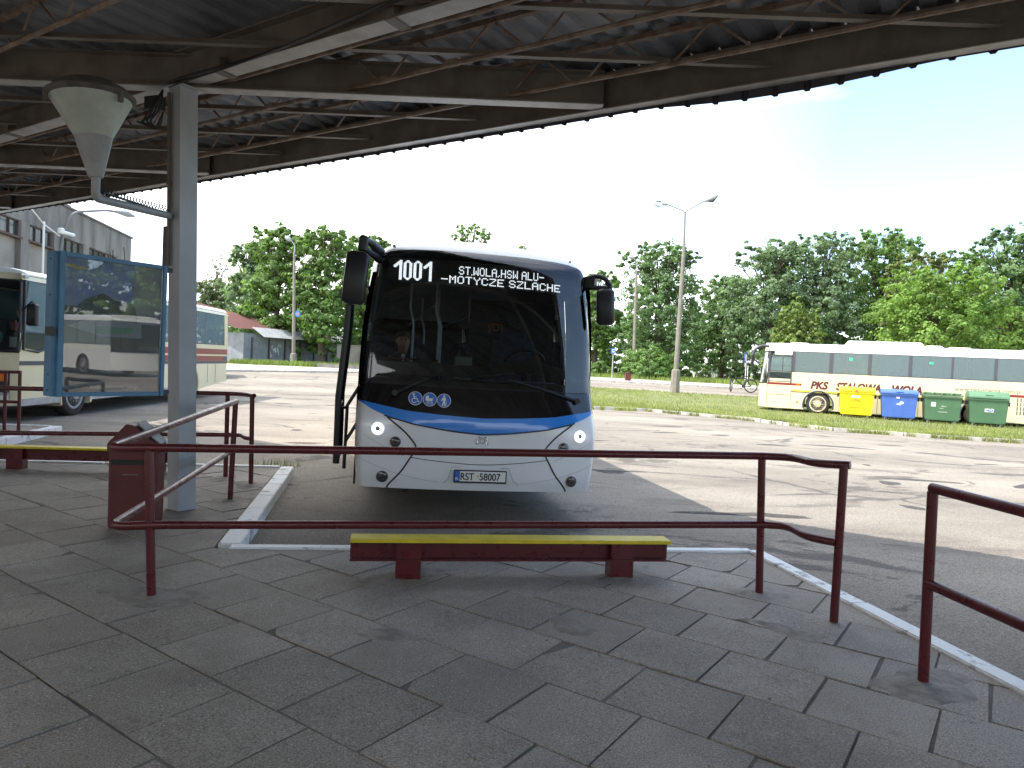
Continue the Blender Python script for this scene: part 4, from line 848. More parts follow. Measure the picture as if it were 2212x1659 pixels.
# ------------------------------------------------------------------ passenger behind the windscreen
def human(par_loc, rz, name_label):
    ps = thing('person', name_label, 'person', par_loc, rz)
    # seated body grown over a joint skeleton; origin at the hips, facing -y
    J = {'hip': (0, 0, 0, .15), 'waist': (0, .02, .17, .135), 'chest': (0, .03, .36, .15), 'neck0': (0, .02, .50, .075), 'neck': (0, .0, .565, .066), 'head0': (0, -.034, .64, .100), 'head1': (0, -.015, .715, .106), 'head2': (0, -.005, .785, .082)}
    for s, n in ((-1, 'L'), (1, 'R')):
        J.update({'sh'+n: (s*.19, .03, .45, .07), 'el'+n: (s*.25, -.04, .18, .048), 'wr'+n: (s*.15, -.27, .11, .032), 'pa'+n: (s*.13, -.34, .105, .036), 'th'+n: (s*.1, -.08, -.02, .1), 'kn'+n: (s*.13, -.46, .0, .068), 'an'+n: (s*.13, -.42, -.40, .042), 'to'+n: (s*.14, -.57, -.44, .035)})
        for k in range(4): J['f%d%s' % (k, n)] = (s*(.105+.017*k), -.385, .10, .010); J['g%d%s' % (k, n)] = (s*(.105+.017*k), -.425+.008*abs(k-1.5), .082, .009)
        J['t0'+n] = (s*.095, -.35, .11, .011); J['t1'+n] = (s*.075, -.38, .10, .0095)
    E_ = [('hip', 'waist'), ('waist', 'chest'), ('chest', 'neck0'), ('neck0', 'neck'), ('neck', 'head0'), ('head0', 'head1'), ('head1', 'head2')]
    for n in 'LR':
        E_ += [('chest', 'sh'+n), ('sh'+n, 'el'+n), ('el'+n, 'wr'+n), ('wr'+n, 'pa'+n), ('hip', 'th'+n), ('th'+n, 'kn'+n), ('kn'+n, 'an'+n), ('an'+n, 'to'+n), ('pa'+n, 't0'+n), ('t0'+n, 't1'+n)]
        for k in range(4): E_ += [('pa'+n, 'f%d%s' % (k, n)), ('f%d%s' % (k, n), 'g%d%s' % (k, n))]
    keys = list(J); me = bpy.data.meshes.new('body'); me.from_pydata([J[k][:3] for k in keys], [(keys.index(a), keys.index(b)) for a, b in E_], [])
    o = bpy.data.objects.new('body', me); COL.objects.link(o); o.parent = ps
    md = o.modifiers.new('skin', 'SKIN'); sv_ = me.skin_vertices[0].data if me.skin_vertices else None
    if sv_ is None:
        bm = bmesh.new(); bm.from_mesh(me); bm.verts.layers.skin.verify(); bm.to_mesh(me); bm.free(); sv_ = me.skin_vertices[0].data
    for i, k in enumerate(keys): sv_[i].radius = (J[k][3], J[k][3]*(.8 if k in ('chest', 'waist', 'hip') else 1)); sv_[i].use_root = (k == 'hip')
    o.modifiers.new('sub', 'SUBSURF').levels = 2; o.modifiers['sub'].render_levels = 2; me.materials.append(MT['skin'])
    def ell(name, c, r, mat, n=16, cut=None):
        mb = MB(); mb.grid(lambda a, b: Vector(c)+Vector((r[0]*math.cos(a)*math.cos(b), r[1]*math.sin(a)*math.cos(b), r[2]*math.sin(b))), lin(0, 2*math.pi, n+1), lin(cut if cut is not None else -math.pi/2, math.pi/2, n//2+1)); return mb.build(name, mat, ps, True)
    ell('hair', (0, .026, .765), (.108, .112, .095), 'hair', cut=-.25)
    mb = MB(); mb.add([(0, -.128, .675), (-.018, -.098, .668), (.018, -.098, .668), (0, -.10, .728)], [(0, 1, 2), (0, 3, 1), (0, 2, 3)]); mb.build('nose', 'skin', ps, True)
    for s in (-1, 1):
        ell('eye', (s*.034, -.098, .722), (.014, .010, .008), 'eye', 10); ell('ear', (s*.095, .0, .70), (.012, .022, .034), 'skin', 10)
    mb = MB(); mb.box((0, -.094, .742), (.10, .012, .010)); mb.build('brow', 'hair', ps); ell('mouth', (0, -.092, .645), (.026, .010, .007), 'lip', 10)
    mb = MB(); mb.lathe([(.13, -.02), (.17, .1), (.19, .3), (.20, .42), (.15, .49), (.085, .53)], 24, (0, .02, 0), Matrix.Diagonal((1.15, .85, 1))); mb.build('jacket', 'coat', ps, True)
    for s in (-1, 1):
        mb = MB(); mb.tube([(s*.17, .03, .44), (s*.22, .0, .32), (s*.255, -.04, .18), (s*.2, -.16, .14), (s*.16, -.25, .115)], [.085, .075, .065, .055, .048], 12); mb.build('sleeve', 'coat', ps, True)
        mb = MB(); mb.tube([(s*.08, 0, .0), (s*.11, -.2, .0), (s*.13, -.46, .01), (s*.13, -.44, -.2), (s*.13, -.42, -.38)], [.13, .115, .09, .075, .06], 12); mb.build('trouser_leg', 'coat', ps, True)
    mb = MB(); mb.add([(-.03, -.135, .52), (.03, -.135, .52), (.0, -.155, .36)], [(0, 1, 2)]); mb.build('shirt', 'shirt', ps); return ps
fp = AT(868, 737, 10.25)
human((fp.x, fp.y+.1, fp.z-.70), R(14), 'seated passenger with short hair and dark jacket, face lit, behind the bus windscreen')
#--REST--
# ------------------------------------------------------------------ cream coaches
def side_sheet(mb, L, W, y, z0, z1, arches, rear_rise=0, front_in=0, nose=0):
    """lower side panel with wheel arches, in the plane y"""
    pts = [(0+front_in, z0)]
    for cx, r in arches:
        h0 = .45-z0
        pts += [(cx-math.sqrt(max(r*r-(z0-.45)**2, .01)), z0)]
        a0 = math.asin((z0-.45)/r); pts += [(cx-r*math.cos(a), .45+r*math.sin(a)) for a in lin(a0, math.pi-a0, 15)]
    if rear_rise: pts += [(L-2.4, z0), (L, z0+rear_rise)]
    else: pts += [(L, z0)]
    pts += [(L-nose, z1), (0, z1)]
    mb.poly([(x, y, z) for x, z in pts])
def coach(name, label, group, loc, rz, cfg):
    T = thing(name, label, 'coach', loc, rz, group); L, Wd = cfg['L'], 2.5; zs, zt, zr = cfg['zs'], cfg['zt'], cfg['zr']; ax = cfg['axles']; z0 = cfg['z0']; paint = cfg.get('paint', 'cream')
    mb = MB()
    side_sheet(mb, L, Wd, 0, z0, zs, [(a, .60) for a in ax], cfg.get('rise', 0)); side_sheet(mb, L, Wd, Wd, z0, zs, [(a, .60) for a in ax], cfg.get('rise', 0))
    # cant rails up to the roof, and end walls
    cr = MB()
    for y, s in ((0, 1), (Wd, -1)): cr.grid(lambda x, k: Vector((x, y+s*(0, .03)[k], (zt, zr)[k])), (0, L*.5, L), (0, 1))
    cr.build('cantrail', cfg.get('cant', paint), T)
    mb.grid(lambda y, z: Vector((L+.06*math.sin(math.pi*y/Wd)-max(0, z-1.6)*.10, y, z)), lin(0, Wd, 9), (z0+cfg.get('rise', 0), 1.0, 1.6, 2.3, zr))
    fb = cfg['front']       # bulge of the front in plan
    def fx(y, z): q = abs(y/Wd*2-1); return -fb*(1-q**2.6)+max(0, z-1.3)*cfg.get('rake', .10)*(1 if q < .99 else 0)
    FY = lin(0, Wd, 21)
    mb.grid(lambda y, z: Vector((fx(y, z), y, z)), FY, (z0+.02, .6, .9, cfg['wz0'])); mb.grid(lambda y, z: Vector((fx(y, z), y, z)), FY, (cfg['wz1'], zr))
    mb.build('body', paint, T, True, 35)
    # roof
    mb = MB(); RY = [.03, .12, .3, .7, 1.25, 1.8, 2.2, 2.38, 2.47]; RZ = [0, .06, .10, .125, .13, .125, .10, .06, 0]
    mb.grid(lambda i, x: Vector((x if x else fx(RY[i], zr)-.02, RY[i], zr+RZ[i]*(1 if x else .9))), range(9), (0, .25, L*.3, L*.6, L-.25, L-.12)); mb.grid(lambda i, k: Vector((L-.12, RY[i], zr+RZ[i]*k)), range(9), (0, 1)); mb.grid(lambda i, k: Vector((fx(RY[i], zr)-.02, RY[i], zr+RZ[i]*k*.9)), range(9), (0, 1)); mb.build('roof', 'roofwhite', T, True, 40)
    if 'ac' in cfg:
        a, b = cfg['ac']; mb = MB(); mb.rbox(((a+b)/2, 1.25, zr+.21), (b-a, 1.7, .2), .2, None, 5, 'z', .93); mb.rbox((b+.35, 1.25, zr+.16), (.7, 1.3, .1), .15, None, 4, 'z', .8); ac = mb.build('roof_cooler', 'roofwhite', T, True, 40)
        mb = MB()
        for k in range(12): mb.box((a+.35+k*.1, .42, zr+.265), (.035, .12, .02), Matrix.Rotation(R(20), 3, 'Z'))
        mb.build('cooler_slots', 'greyband', ac)
    for x in cfg.get('hatches', ()): mb = MB(); mb.rbox((x, 1.25, zr+.15), (.75, .75, .05), .1); mb.build('roof_hatch', 'roofwhite', T)
    # window band: dark frame posts and glass, both sides
    for y, s in ((0, 1), (Wd, -1)):
        mb = MB(); prev = cfg['win'][0][0]
        mb.box((L/2, y+s*.012, zs+.016), (L-.02, .02, .032)); mb.box((L/2, y+s*.018, zt-.016), (L-.02, .02, .032))
        ends = [(-.0, cfg['win'][0][0])]+[(b, c) for (a, b), (c, d) in zip(cfg['win'], cfg['win'][1:])]+[(cfg['win'][-1][1], L)]
        for k, (a, b) in enumerate(ends):
            if b-a > .01: mb.box(((a+b)/2, y+s*.014, (zs+zt)/2), (b-a, .024, zt-zs))
        mb.build('window_posts', 'greyband', T)
        for k, (a, b) in enumerate(cfg['win']):
            if cfg.get('cab') and k == 0: continue
            mb = MB(); mb.box(((a+b)/2, y+s*.006, (zs+zt)/2), (b-a+.01, .006, zt-zs-.05)); mb.build('side_window', 'glass_coach', T)
    for k, (a, b, mt, side) in enumerate(cfg.get('curtains', ())):
        mb = MB(); n = max(8, int((b-a)*40)); mb.grid(lambda i, z: Vector((a+(b-a)*i/n, (.10 if side == 0 else Wd-.1)+.025*math.sin(i*1.5), z)), range(n+1), (zs-.02, zt-.04)); mb.build('curtain', mt, T, True)
    # windscreen
    mb = MB(); mb.grid(lambda y, z: Vector((fx(y, z)-.004, y, z)), FY, lin(cfg['wz0'], cfg['wz1'], 6)); mb.build('windscreen', 'glass_front', T, True)
    mb = MB()
    for z in (cfg['wz0'], cfg['wz1']): mb.tube([Vector((fx(y, z)-.006, y, z)) for y in FY], .03, 6)
    for y in (.03, Wd-.03): mb.tube([Vector((fx(y, z), y, z)) for z in lin(cfg['wz0'], cfg['wz1'], 4)], .045, 6)
    mb.build('windscreen_seal', 'black', T, True)
    # cabin
    mb = MB(); mb.box((L/2, Wd/2, .95), (L-.2, Wd-.1, .05)); mb.build('cabin_floor', 'floor', T); mb = MB(); mb.box((L/2+.1, Wd/2, zt+.06), (L-.5, Wd-.2, .03)); mb.box((L-.3, Wd/2, 1.8), (.04, Wd-.2, 1.7)); mb.build('cabin_lining', 'inner', T)
    mb = MB(); mb.box((.45, Wd/2, 1.15), (.6, Wd-.3, .4)); mb.build('dashboard', 'dash', T)
    x = 1.6
    while x < L-.8:
        for y in (.35, .8, 1.7, 2.15):
            mb = MB(); mb.rbox((x, y, 1.32), (.42, .42, .12), .04); mb.rbox((x+.24, y, 1.72), (.1, .42, .78), .04, Matrix.Rotation(R(9), 3, 'Y'), axis='x'); mb.build('passenger_seat', cfg.get('seatmat', 'seat'), T, True, 50)
        x += cfg.get('pitch', 1.15)
    for a in ax:
        mb = MB(); mb.tube([(a+.60*math.cos(t), -.002, .45+.60*math.sin(t)) for t in lin(-.3, math.pi+.3, 20)], .035, 6); mb.grid(lambda t, y: Vector((a+.6*math.cos(t), y, .45+.6*math.sin(t))), lin(-.35, math.pi+.35, 14), (.0, .5)); mb.build('wheel_arch', 'greyband' if cfg.get('dark_arch', 1) else paint, T, True)
        q = Matrix.Rotation(R(90), 3, 'X')
        for yy, e in ((.17, 1), (Wd-.17, -1)):
            r, w = .49, .28; mb = MB(); mb.lathe([(r*.6, -w/2), (r*.93, -w/2), (r, -w*.36), (r, w*.36), (r*.93, w/2), (r*.6, w/2)], 32, (a, yy, .49), q); t = mb.build('wheel', 'rubber', T, True, 50)
            mb = MB(); mb.lathe([(r*.70, e*w*.50), (r*.66, e*w*.53), (r*.6, e*w*.50), (r*.5, e*w*.42), (r*.30, e*w*.5), (r*.26, e*w*.64), (.01, e*w*.66)], 28, (a, yy, .49), q); mb.build('rim', cfg['rim'], t, True, 50)
            mb = MB()
            for k in range(10): an = 2*math.pi*k/10; mb.box((a+r*.36*math.cos(an), yy-e*w*.47, .49+r*.36*math.sin(an)), (.035, .03, .035))
            mb.build('wheel_nuts', cfg['rim'], t)
    mb = MB(); mb.box((L/2, Wd/2, z0+.12), (L-1.2, Wd-.5, .06)); mb.build('underbody', 'innerdark', T); return T
def slab_on(T, name, mat, pts, y=-.006, th=.005): mb = MB(); mb.prism([(x, y, z) for x, z in pts], (0, th, 0)); return mb.build(name, mat, T)
def rect(a, b, c, d): return [(a, c), (b, c), (b, d), (a, d)]
def lettering(T, name, s, size, x, z, mat, y=-.006, shear=0, width=None, bold=0):
    v, f = text_mesh(s, size, shear, bold=bold); w0 = max(p.x for p in v); k = (width/w0) if width else 1; mb = MB(); mb.add([Vector((x+p.x*k, y+p.y, z+p.z)) for p in v], f); return mb.build(name, mat, T)
# right: parked on the verge behind the wheelie bins
rb = G(1765, 897); ra = R(-24); d = Vector((math.cos(ra), math.sin(ra), 0)); o = rb-d*2.12
gzr = -.10
cfgR = dict(cant='roofwhite', L=12.0, z0=.22, zs=1.82, zt=2.74, zr=2.98, axles=(2.12, 8.0), front=.42, rake=.12, wz0=1.30, wz1=2.70, rim='rim', win=[(.08, .98), (1.12, 2.48), (2.64, 3.98), (4.12, 5.48), (5.62, 7.0), (7.08, 8.46), (8.58, 9.98), (10.1, 11.4)], cab=1,
            ac=(3.05, 6.1), hatches=(1.2, 7.4, 10), curtains=[(2.36, 2.48, 'curtain', 0), (3.9, 3.98, 'curtain', 0), (5.38, 5.48, 'curtain', 0), (5.75, 6.2, 'curtain', 0), (6.88, 7.0, 'curtain', 0), (7.12, 7.75, 'curtain', 0), (3.0, 3.4, 'curtain', 1), (4.4, 4.8, 'curtain', 1), (7.4, 8.0, 'curtain', 1)], seatmat='seatpale', pitch=1.3)
CR = coach('coach', 'cream coach with maroon lettering parked on the grass behind the wheelie bins', 'cream coaches', (o.x, o.y, gzr), ra, cfgR)
# driver's door with drop window
slab_on(CR, 'door_window', 'glass_coach', rect(.10, .96, 1.84, 2.50), .0)
mb = MB(); [mb.box(c, s_) for c, s_ in (((.06, -.004, 1.95), (.05, .02, 1.25)), ((.98, -.004, 1.95), (.05, .02, 1.25)), ((.52, -.004, 1.84), (.95, .02, .04)), ((.52, -.004, 2.52), (.95, .02, .04)), ((.6, -.005, 2.18), (.02, .02, .66)))]; mb.build('door_frame', 'greyband', CR)
slab_on(CR, 'lower_door_window', 'windark', rect(.08, .96, 1.52, 1.80), -.004); mb = MB(); mb.tube([(.15, -.012, 1.74), (.5, -.012, 1.62), (.9, -.012, 1.56)], .016, 6); mb.build('door_bar', 'black', CR)
slab_on(CR, 'cab_blind', 'paper', rect(.25, .98, 2.57, 2.72), -.004)
for k in range(7): pass
slab_on(CR, 'red_stripe', 'stripe', rect(.02, 1.42, 1.245, 1.335)); slab_on(CR, 'grey_trim', 'greyband', rect(.02, .98, 1.375, 1.405)); slab_on(CR, 'side_marker', 'orange', rect(1.22, 1.36, 1.25, 1.33), -.012, .01)
slab_on(CR, 'yellow_stripe', 'ystripe', rect(1.0, 8.2, .985, 1.045)); slab_on(CR, 'grey_trim', 'greyband', rect(1.0, 8.2, .945, .975)); slab_on(CR, 'red_stripe', 'stripe', rect(7.6, 11.9, 1.23, 1.33))
for x in (1.0, 2.95, 4.4, 5.9, 7.2, 8.85, 10.2): slab_on(CR, 'panel_seam', 'greyband', rect(x, x+.014, .24, .94))
slab_on(CR, 'panel_seam', 'greyband', rect(0, 1.0, .80, .815)); slab_on(CR, 'panel_seam', 'greyband', rect(.0, .02, .25, 1.3)); slab_on(CR, 'side_lamp', 'orange', rect(1.22, 1.34, .50, .55), -.012, .01)
lettering(CR, 'company_lettering', 'PKS', .44, 1.78, 1.15, 'letter', shear=.22, width=.72, bold=.02); lettering(CR, 'company_lettering', 'STALOWA', .44, 2.80, 1.15, 'letter', shear=.22, width=1.72, bold=.02); lettering(CR, 'company_lettering', 'WOLA', .44, 4.88, 1.15, 'letter', shear=.22, width=1.15, bold=.02)
lettering(CR, 'web_lettering', 'www.pks-stwola.com.pl', .26, 7.15, 1.37, 'greyletter', width=2.25)
mb = MB()
for r_ in range(4):
    for k in range(22): mb.box((9.3+k*.11, -.004, .62+r_*.17), (.035, .012, .14))
mb.build('engine_grille', 'greyband', CR)
slab_on(CR, 'green_sticker', 'greenlabel', rect(3.25, 3.38, 2.42, 2.54), -.003); slab_on(CR, 'green_sticker', 'greenlabel', rect(6.22, 6.36, 2.40, 2.49), -.003); slab_on(CR, 'red_sticker', 'stripe', rect(7.3, 7.36, .7, .8))
mb = MB(); mb.tube(bend([(.1, .15, 2.92), (-.35, .05, 2.95), (-.62, .0, 2.75), (-.68, .0, 2.45)], .25), .06, 10); mb.build('mirror_arm', 'greyband', CR, True); mb = MB(); mb.rbox((-.67, .0, 2.28), (.12, .2, .5), .05, None, 4); mb.build('mirror', 'black', CR, True)
# left: facing the platform
ld = Vector((-.05, 1, 0)).normalized(); lo = Vector((-9.7, 16.1, 0))-ld*2.25; la = math.atan2(ld.y, ld.x)
cfgL = dict(L=11.5, z0=.33, zs=1.76, zt=2.80, zr=2.93, axles=(2.0, 8.35), front=.30, rake=.16, wz0=1.40, wz1=2.78, rim='steelrim', rise=.18, dark_arch=0, win=[(.10, 1.25), (1.33, 2.9), (2.98, 4.55), (4.63, 6.2), (6.28, 7.85), (7.93, 9.4), (9.45, 11.15)],
            curtains=[(10.3, 10.75, 'curtain', 0), (11.0, 11.1, 'curtain', 0), (8.2, 8.5, 'curtain', 0), (5.0, 5.5, 'curtain', 1), (10.0, 10.6, 'curtain', 1)], pitch=1.2, hatches=(1.2, 6.5, 9.5))
CL = coach('coach', 'cream coach with red and dark stripes standing behind the blue poster case', 'cream coaches', (lo.x, lo.y, -.1), la, cfgL)
slab_on(CL, 'cab_window_drop', 'windark', [(.12, 1.78), (.12, 1.47), (.55, 1.43), (1.3, 1.62), (1.3, 1.78)], -.006); mb = MB(); mb.tube([(.09, -.01, 2.8), (.09, -.01, 1.44), (.55, -.01, 1.40), (1.33, -.01, 1.60), (1.33, -.01, 1.8)], .03, 8); mb.build('cab_window_frame', 'black', CL, True)
slab_on(CL, 'grey_trim', 'greyband', rect(.0, 11.48, 1.13, 1.215)); slab_on(CL, 'red_stripe', 'stripe', rect(5.2, 11.48, 1.44, 1.62)); slab_on(CL, 'red_stripe', 'stripe', rect(5.2, 11.48, 1.22, 1.385)); slab_on(CL, 'grey_skirt', 'metal', [(.05, .33), (1.35, .33), (1.35, .47), (.05, .47)]); slab_on(CL, 'dark_cantrail', 'greyband', rect(.1, 11.3, 2.80, 2.90), .02)
slab_on(CL, 'grey_skirt', 'metal', rect(2.65, 7.7, .33, .45))
for x in (9.7, 10.4, 3.4, 4.6, 5.8): slab_on(CL, 'panel_seam', 'greyband', rect(x, x+.012, .5, 1.12))
slab_on(CL, 'rear_pillar', 'cream', [(11.2, 1.74), (11.5, 1.74), (11.42, 2.82), (11.1, 2.82)], -.008, .012); slab_on(CL, 'rear_marker', 'orange', rect(11.44, 11.52, 2.86, 2.93), -.03, .05); slab_on(CL, 'dark_patch', 'greyband', rect(11.1, 11.48, 1.225, 1.38), -.008); slab_on(CL, 'tow_eye', 'black', rect(.95, 1.1, .5, .58), -.01)
mb = MB(); mb.rbox((-.12, -.30, 2.12), (.14, .2, .42), .05, None, 4); mr = mb.build('mirror', 'black', CL, True); mb = MB(); mb.tube(bend([(.05, .0, 2.2), (.0, -.2, 2.38), (-.1, -.3, 2.36), (-.12, -.3, 2.3)], .05), .016, 8); mb.build('mirror_arm', 'black', mr, True)
mb = MB(); mb.rbox((.1, -.02, 2.86), (.14, .06, .05), .02); mb.build('cab_lamp', 'metal', CL)
# front details of that coach (its face turns towards the platform)
def front_pt(y, z, off=.012): q = abs(y/2.5*2-1); return Vector((-.30*(1-q**2.6)-off, y, z))
def fgrid(name, mat, y0, y1, z0, z1, off=.012, par=CL): mb = MB(); mb.grid(lambda y, z: front_pt(y, z, off), lin(y0, y1, 10), (z0, z1)); return mb.build(name, mat, par, True)
fgrid('headlamp_panel', 'black', .12, 2.38, .60, 1.02); fgrid('headlamp', 'lens', .30, .85, .80, .97, .02); fgrid('indicator', 'orange', .14, .30, .82, .96, .022); fgrid('headlamp', 'lens', 1.65, 2.2, .80, .97, .02); fgrid('bumper_bar', 'metal', .1, 2.4, .48, .60, .03); fgrid('number_plate', 'paper', .12, .62, .42, .55, .04)
mb = MB()
for z in (.66, .72): mb.grid(lambda y, q: front_pt(y, z+q, .02), lin(.2, 2.3, 12), (0, .012))
mb.build('grille_bars', 'cream', CL)
q = Matrix.Rotation(R(90), 3, 'Y'); c = front_pt(.62, 1.22); mb = MB(); mb.lathe([(.10, -.012), (.10, .012), (.01, .016)], 24, c, Matrix.Rotation(R(-90), 3, 'Y')); em = mb.build('round_emblem', 'pyel', CL); mb = MB()
for k in range(3): a = R(90+120*k); mb.box(c+Vector((-.018, .035*math.cos(a), .035*math.sin(a))), (.008, .07, .018), Matrix.Rotation(a, 3, 'X'))
mb.build('emblem_star', 'black', em)
mb = MB(); mb.box((.62, .35, 1.9), (.22, .3, .16)); mb.build('red_parcel', 'pinkpaper', CL); mb = MB(); mb.box((.3, .3, 1.58), (.02, .16, .2)); mb.box((.42, .12, 1.6), (.16, .02, .14)); mb.build('cab_papers', 'paper', CL); mb = MB(); mb.rbox((.25, .75, 1.66), (.3, .4, .22), .08); mb.build('green_bag', 'greenbag', CL)
# white van far behind the left coach
def van(name, label, loc, rz, group=None):
    T = thing(name, label, 'van', loc, rz, group); L, Wd = 4.9, 1.9
    prof = [(0, .35), (0, .95), (.12, 1.05), (1.0, 1.22), (1.75, 1.95), (2.1, 2.08), (4.6, 2.12), (4.86, 1.9), (4.9, .35)]
    mb = MB(); n = len(prof)
    mb.grid(lambda i, y: Vector((prof[i % n][0], y if y in (.12, Wd-.12) else y, prof[i % n][1]*(1 if 0 < y < Wd else (.985)))), range(n+1), (0, .12, Wd-.12, Wd)); mb.poly([(x, 0, z*.985) for x, z in prof]); mb.poly([(x, Wd, z*.985) for x, z in prof]); mb.build('body', 'roofwhite', T, True, 30)
    for y in (-.006, Wd+.006):
        mb = MB(); mb.poly([(1.2, y, 1.25), (1.85, y, 1.88), (2.6, y, 1.9), (2.6, y, 1.25)]); mb.poly([(2.75, y, 1.25), (2.75, y, 1.9), (4.5, y, 1.9), (4.5, y, 1.25)]); mb.build('side_window', 'windark', T)
    mb = MB(); mb.poly([(1.0, .15, 1.235), (1.0, Wd-.15, 1.235), (1.72, Wd-.2, 1.94), (1.72, .2, 1.94)]); o = mb.build('windscreen', 'windark', T); o.location = (-.012, 0, .012)
    for x in (.9, 3.9):
        for y in (.08, Wd-.08):
            mb = MB(); mb.lathe([(.2, -.1), (.31, -.1), (.33, -.06), (.33, .06), (.31, .1), (.2, .1)], 24, (x, y, .33), Matrix.Rotation(R(90), 3, 'X')); w = mb.build('wheel', 'rubber', T, True, 50); mb = MB(); mb.lathe([(.2, -.11), (.12, -.08), (.02, -.10)], 16, (x, y, .33), Matrix.Rotation(R(90 if y < 1 else -90), 3, 'X')); mb.build('rim', 'steelrim', w, True)
    mb = MB(); mb.box((-.02, Wd/2, .45), (.1, Wd-.1, .2)); mb.box((4.92, Wd/2, .45), (.1, Wd-.1, .2)); mb.build('bumpers', 'black', T)
    for y in (.25, Wd-.25): mb = MB(); mb.box((.02, y, .82), (.06, .3, .16)); mb.build('headlight', 'lens', T)
    for y in (.12, Wd-.12): mb = MB(); mb.box((4.88, y, 1.0), (.05, .14, .5)); mb.build('rear_lamp', 'red2', T)
    return T
p = G(497, 818); van('parked_van', 'white van mostly hidden behind the rear of the cream coach', (p.x-.2, p.y-.4, gz(p.y)), R(115))


# ------------------------------------------------------------------ station building behind the viewer, vehicles mirrored in the poster glass
sb = thing('station_building', 'long station building behind the platform, seen only mirrored in the bus windscreen', 'building', CP(-9, -13.5, 0), R(-33))
mb = MB(); mb.box((0, -3, 2.6), (60, 6, 5.2)); mb.build('walls', 'conc', sb)
for k in range(9):
    x = -19+k*4.6; mb = MB(); mb.box((x, .02, 1.75), (2.6, .06, 1.5)); w_ = mb.build('window', 'windark', sb); mb = MB(); [mb.box((x+q_, .06, 1.75), (.07, .05, 1.5)) for q_ in (-1.3, 0, 1.3)]; mb.box((x, .06, 2.5), (2.67, .05, .07)); mb.box((x, .06, 1.0), (2.67, .09, .06)); mb.build('frame', 'paper', w_)
PN = Vector((math.sin(R(55.5)), -math.cos(R(55.5)), 0)); PP = Vector((-3.05, 6.22, 0))
def MIR(x, y, dist):
    d = ray(x, y); e = Vector((0, 0, EYE)); k = (PP-e).dot(PN)/d.dot(PN); h = e+d*k; r_ = (d-PN*2*d.dot(PN)); L0 = (h-e).length; return h+r_.normalized()*(dist-L0), Vector((r_.x, r_.y, 0)).normalized()
p, d = MIR(238, 780, 40); xr = Matrix.Rotation(R(-28), 3, 'Z') @ d
cfgM = dict(L=12.0, z0=.3, zs=1.55, zt=2.75, zr=2.95, axles=(2.6, 8.6), front=.25, rake=.10, wz0=1.25, wz1=2.75, rim='steelrim', paint='roofwhite', win=[(.1, 1.4), (1.5, 3.2), (3.3, 5), (5.1, 6.8), (6.9, 8.6), (8.7, 11.5)], pitch=1.4)
CM = coach('coach', 'plain white coach seen only as a reflection in the poster glass', 'coaches mirrored in the poster glass', (p.x, p.y, -.1), math.atan2(xr.y, xr.x), cfgM)
p, d = MIR(352, 790, 33); xr = Matrix.Rotation(R(72), 3, 'Z') @ d
VM = van('minibus', 'white minibus with red lettering seen only as a reflection in the poster glass', (p.x, p.y, -.1), math.atan2(xr.y, xr.x))
v, f = text_mesh('BUS', .6, .15, bold=.015); mb = MB(); mb.add([Vector((3.1-q_.x, 1.92, .62+q_.z)) for q_ in v], f); mb.build('lettering', 'red2', VM)

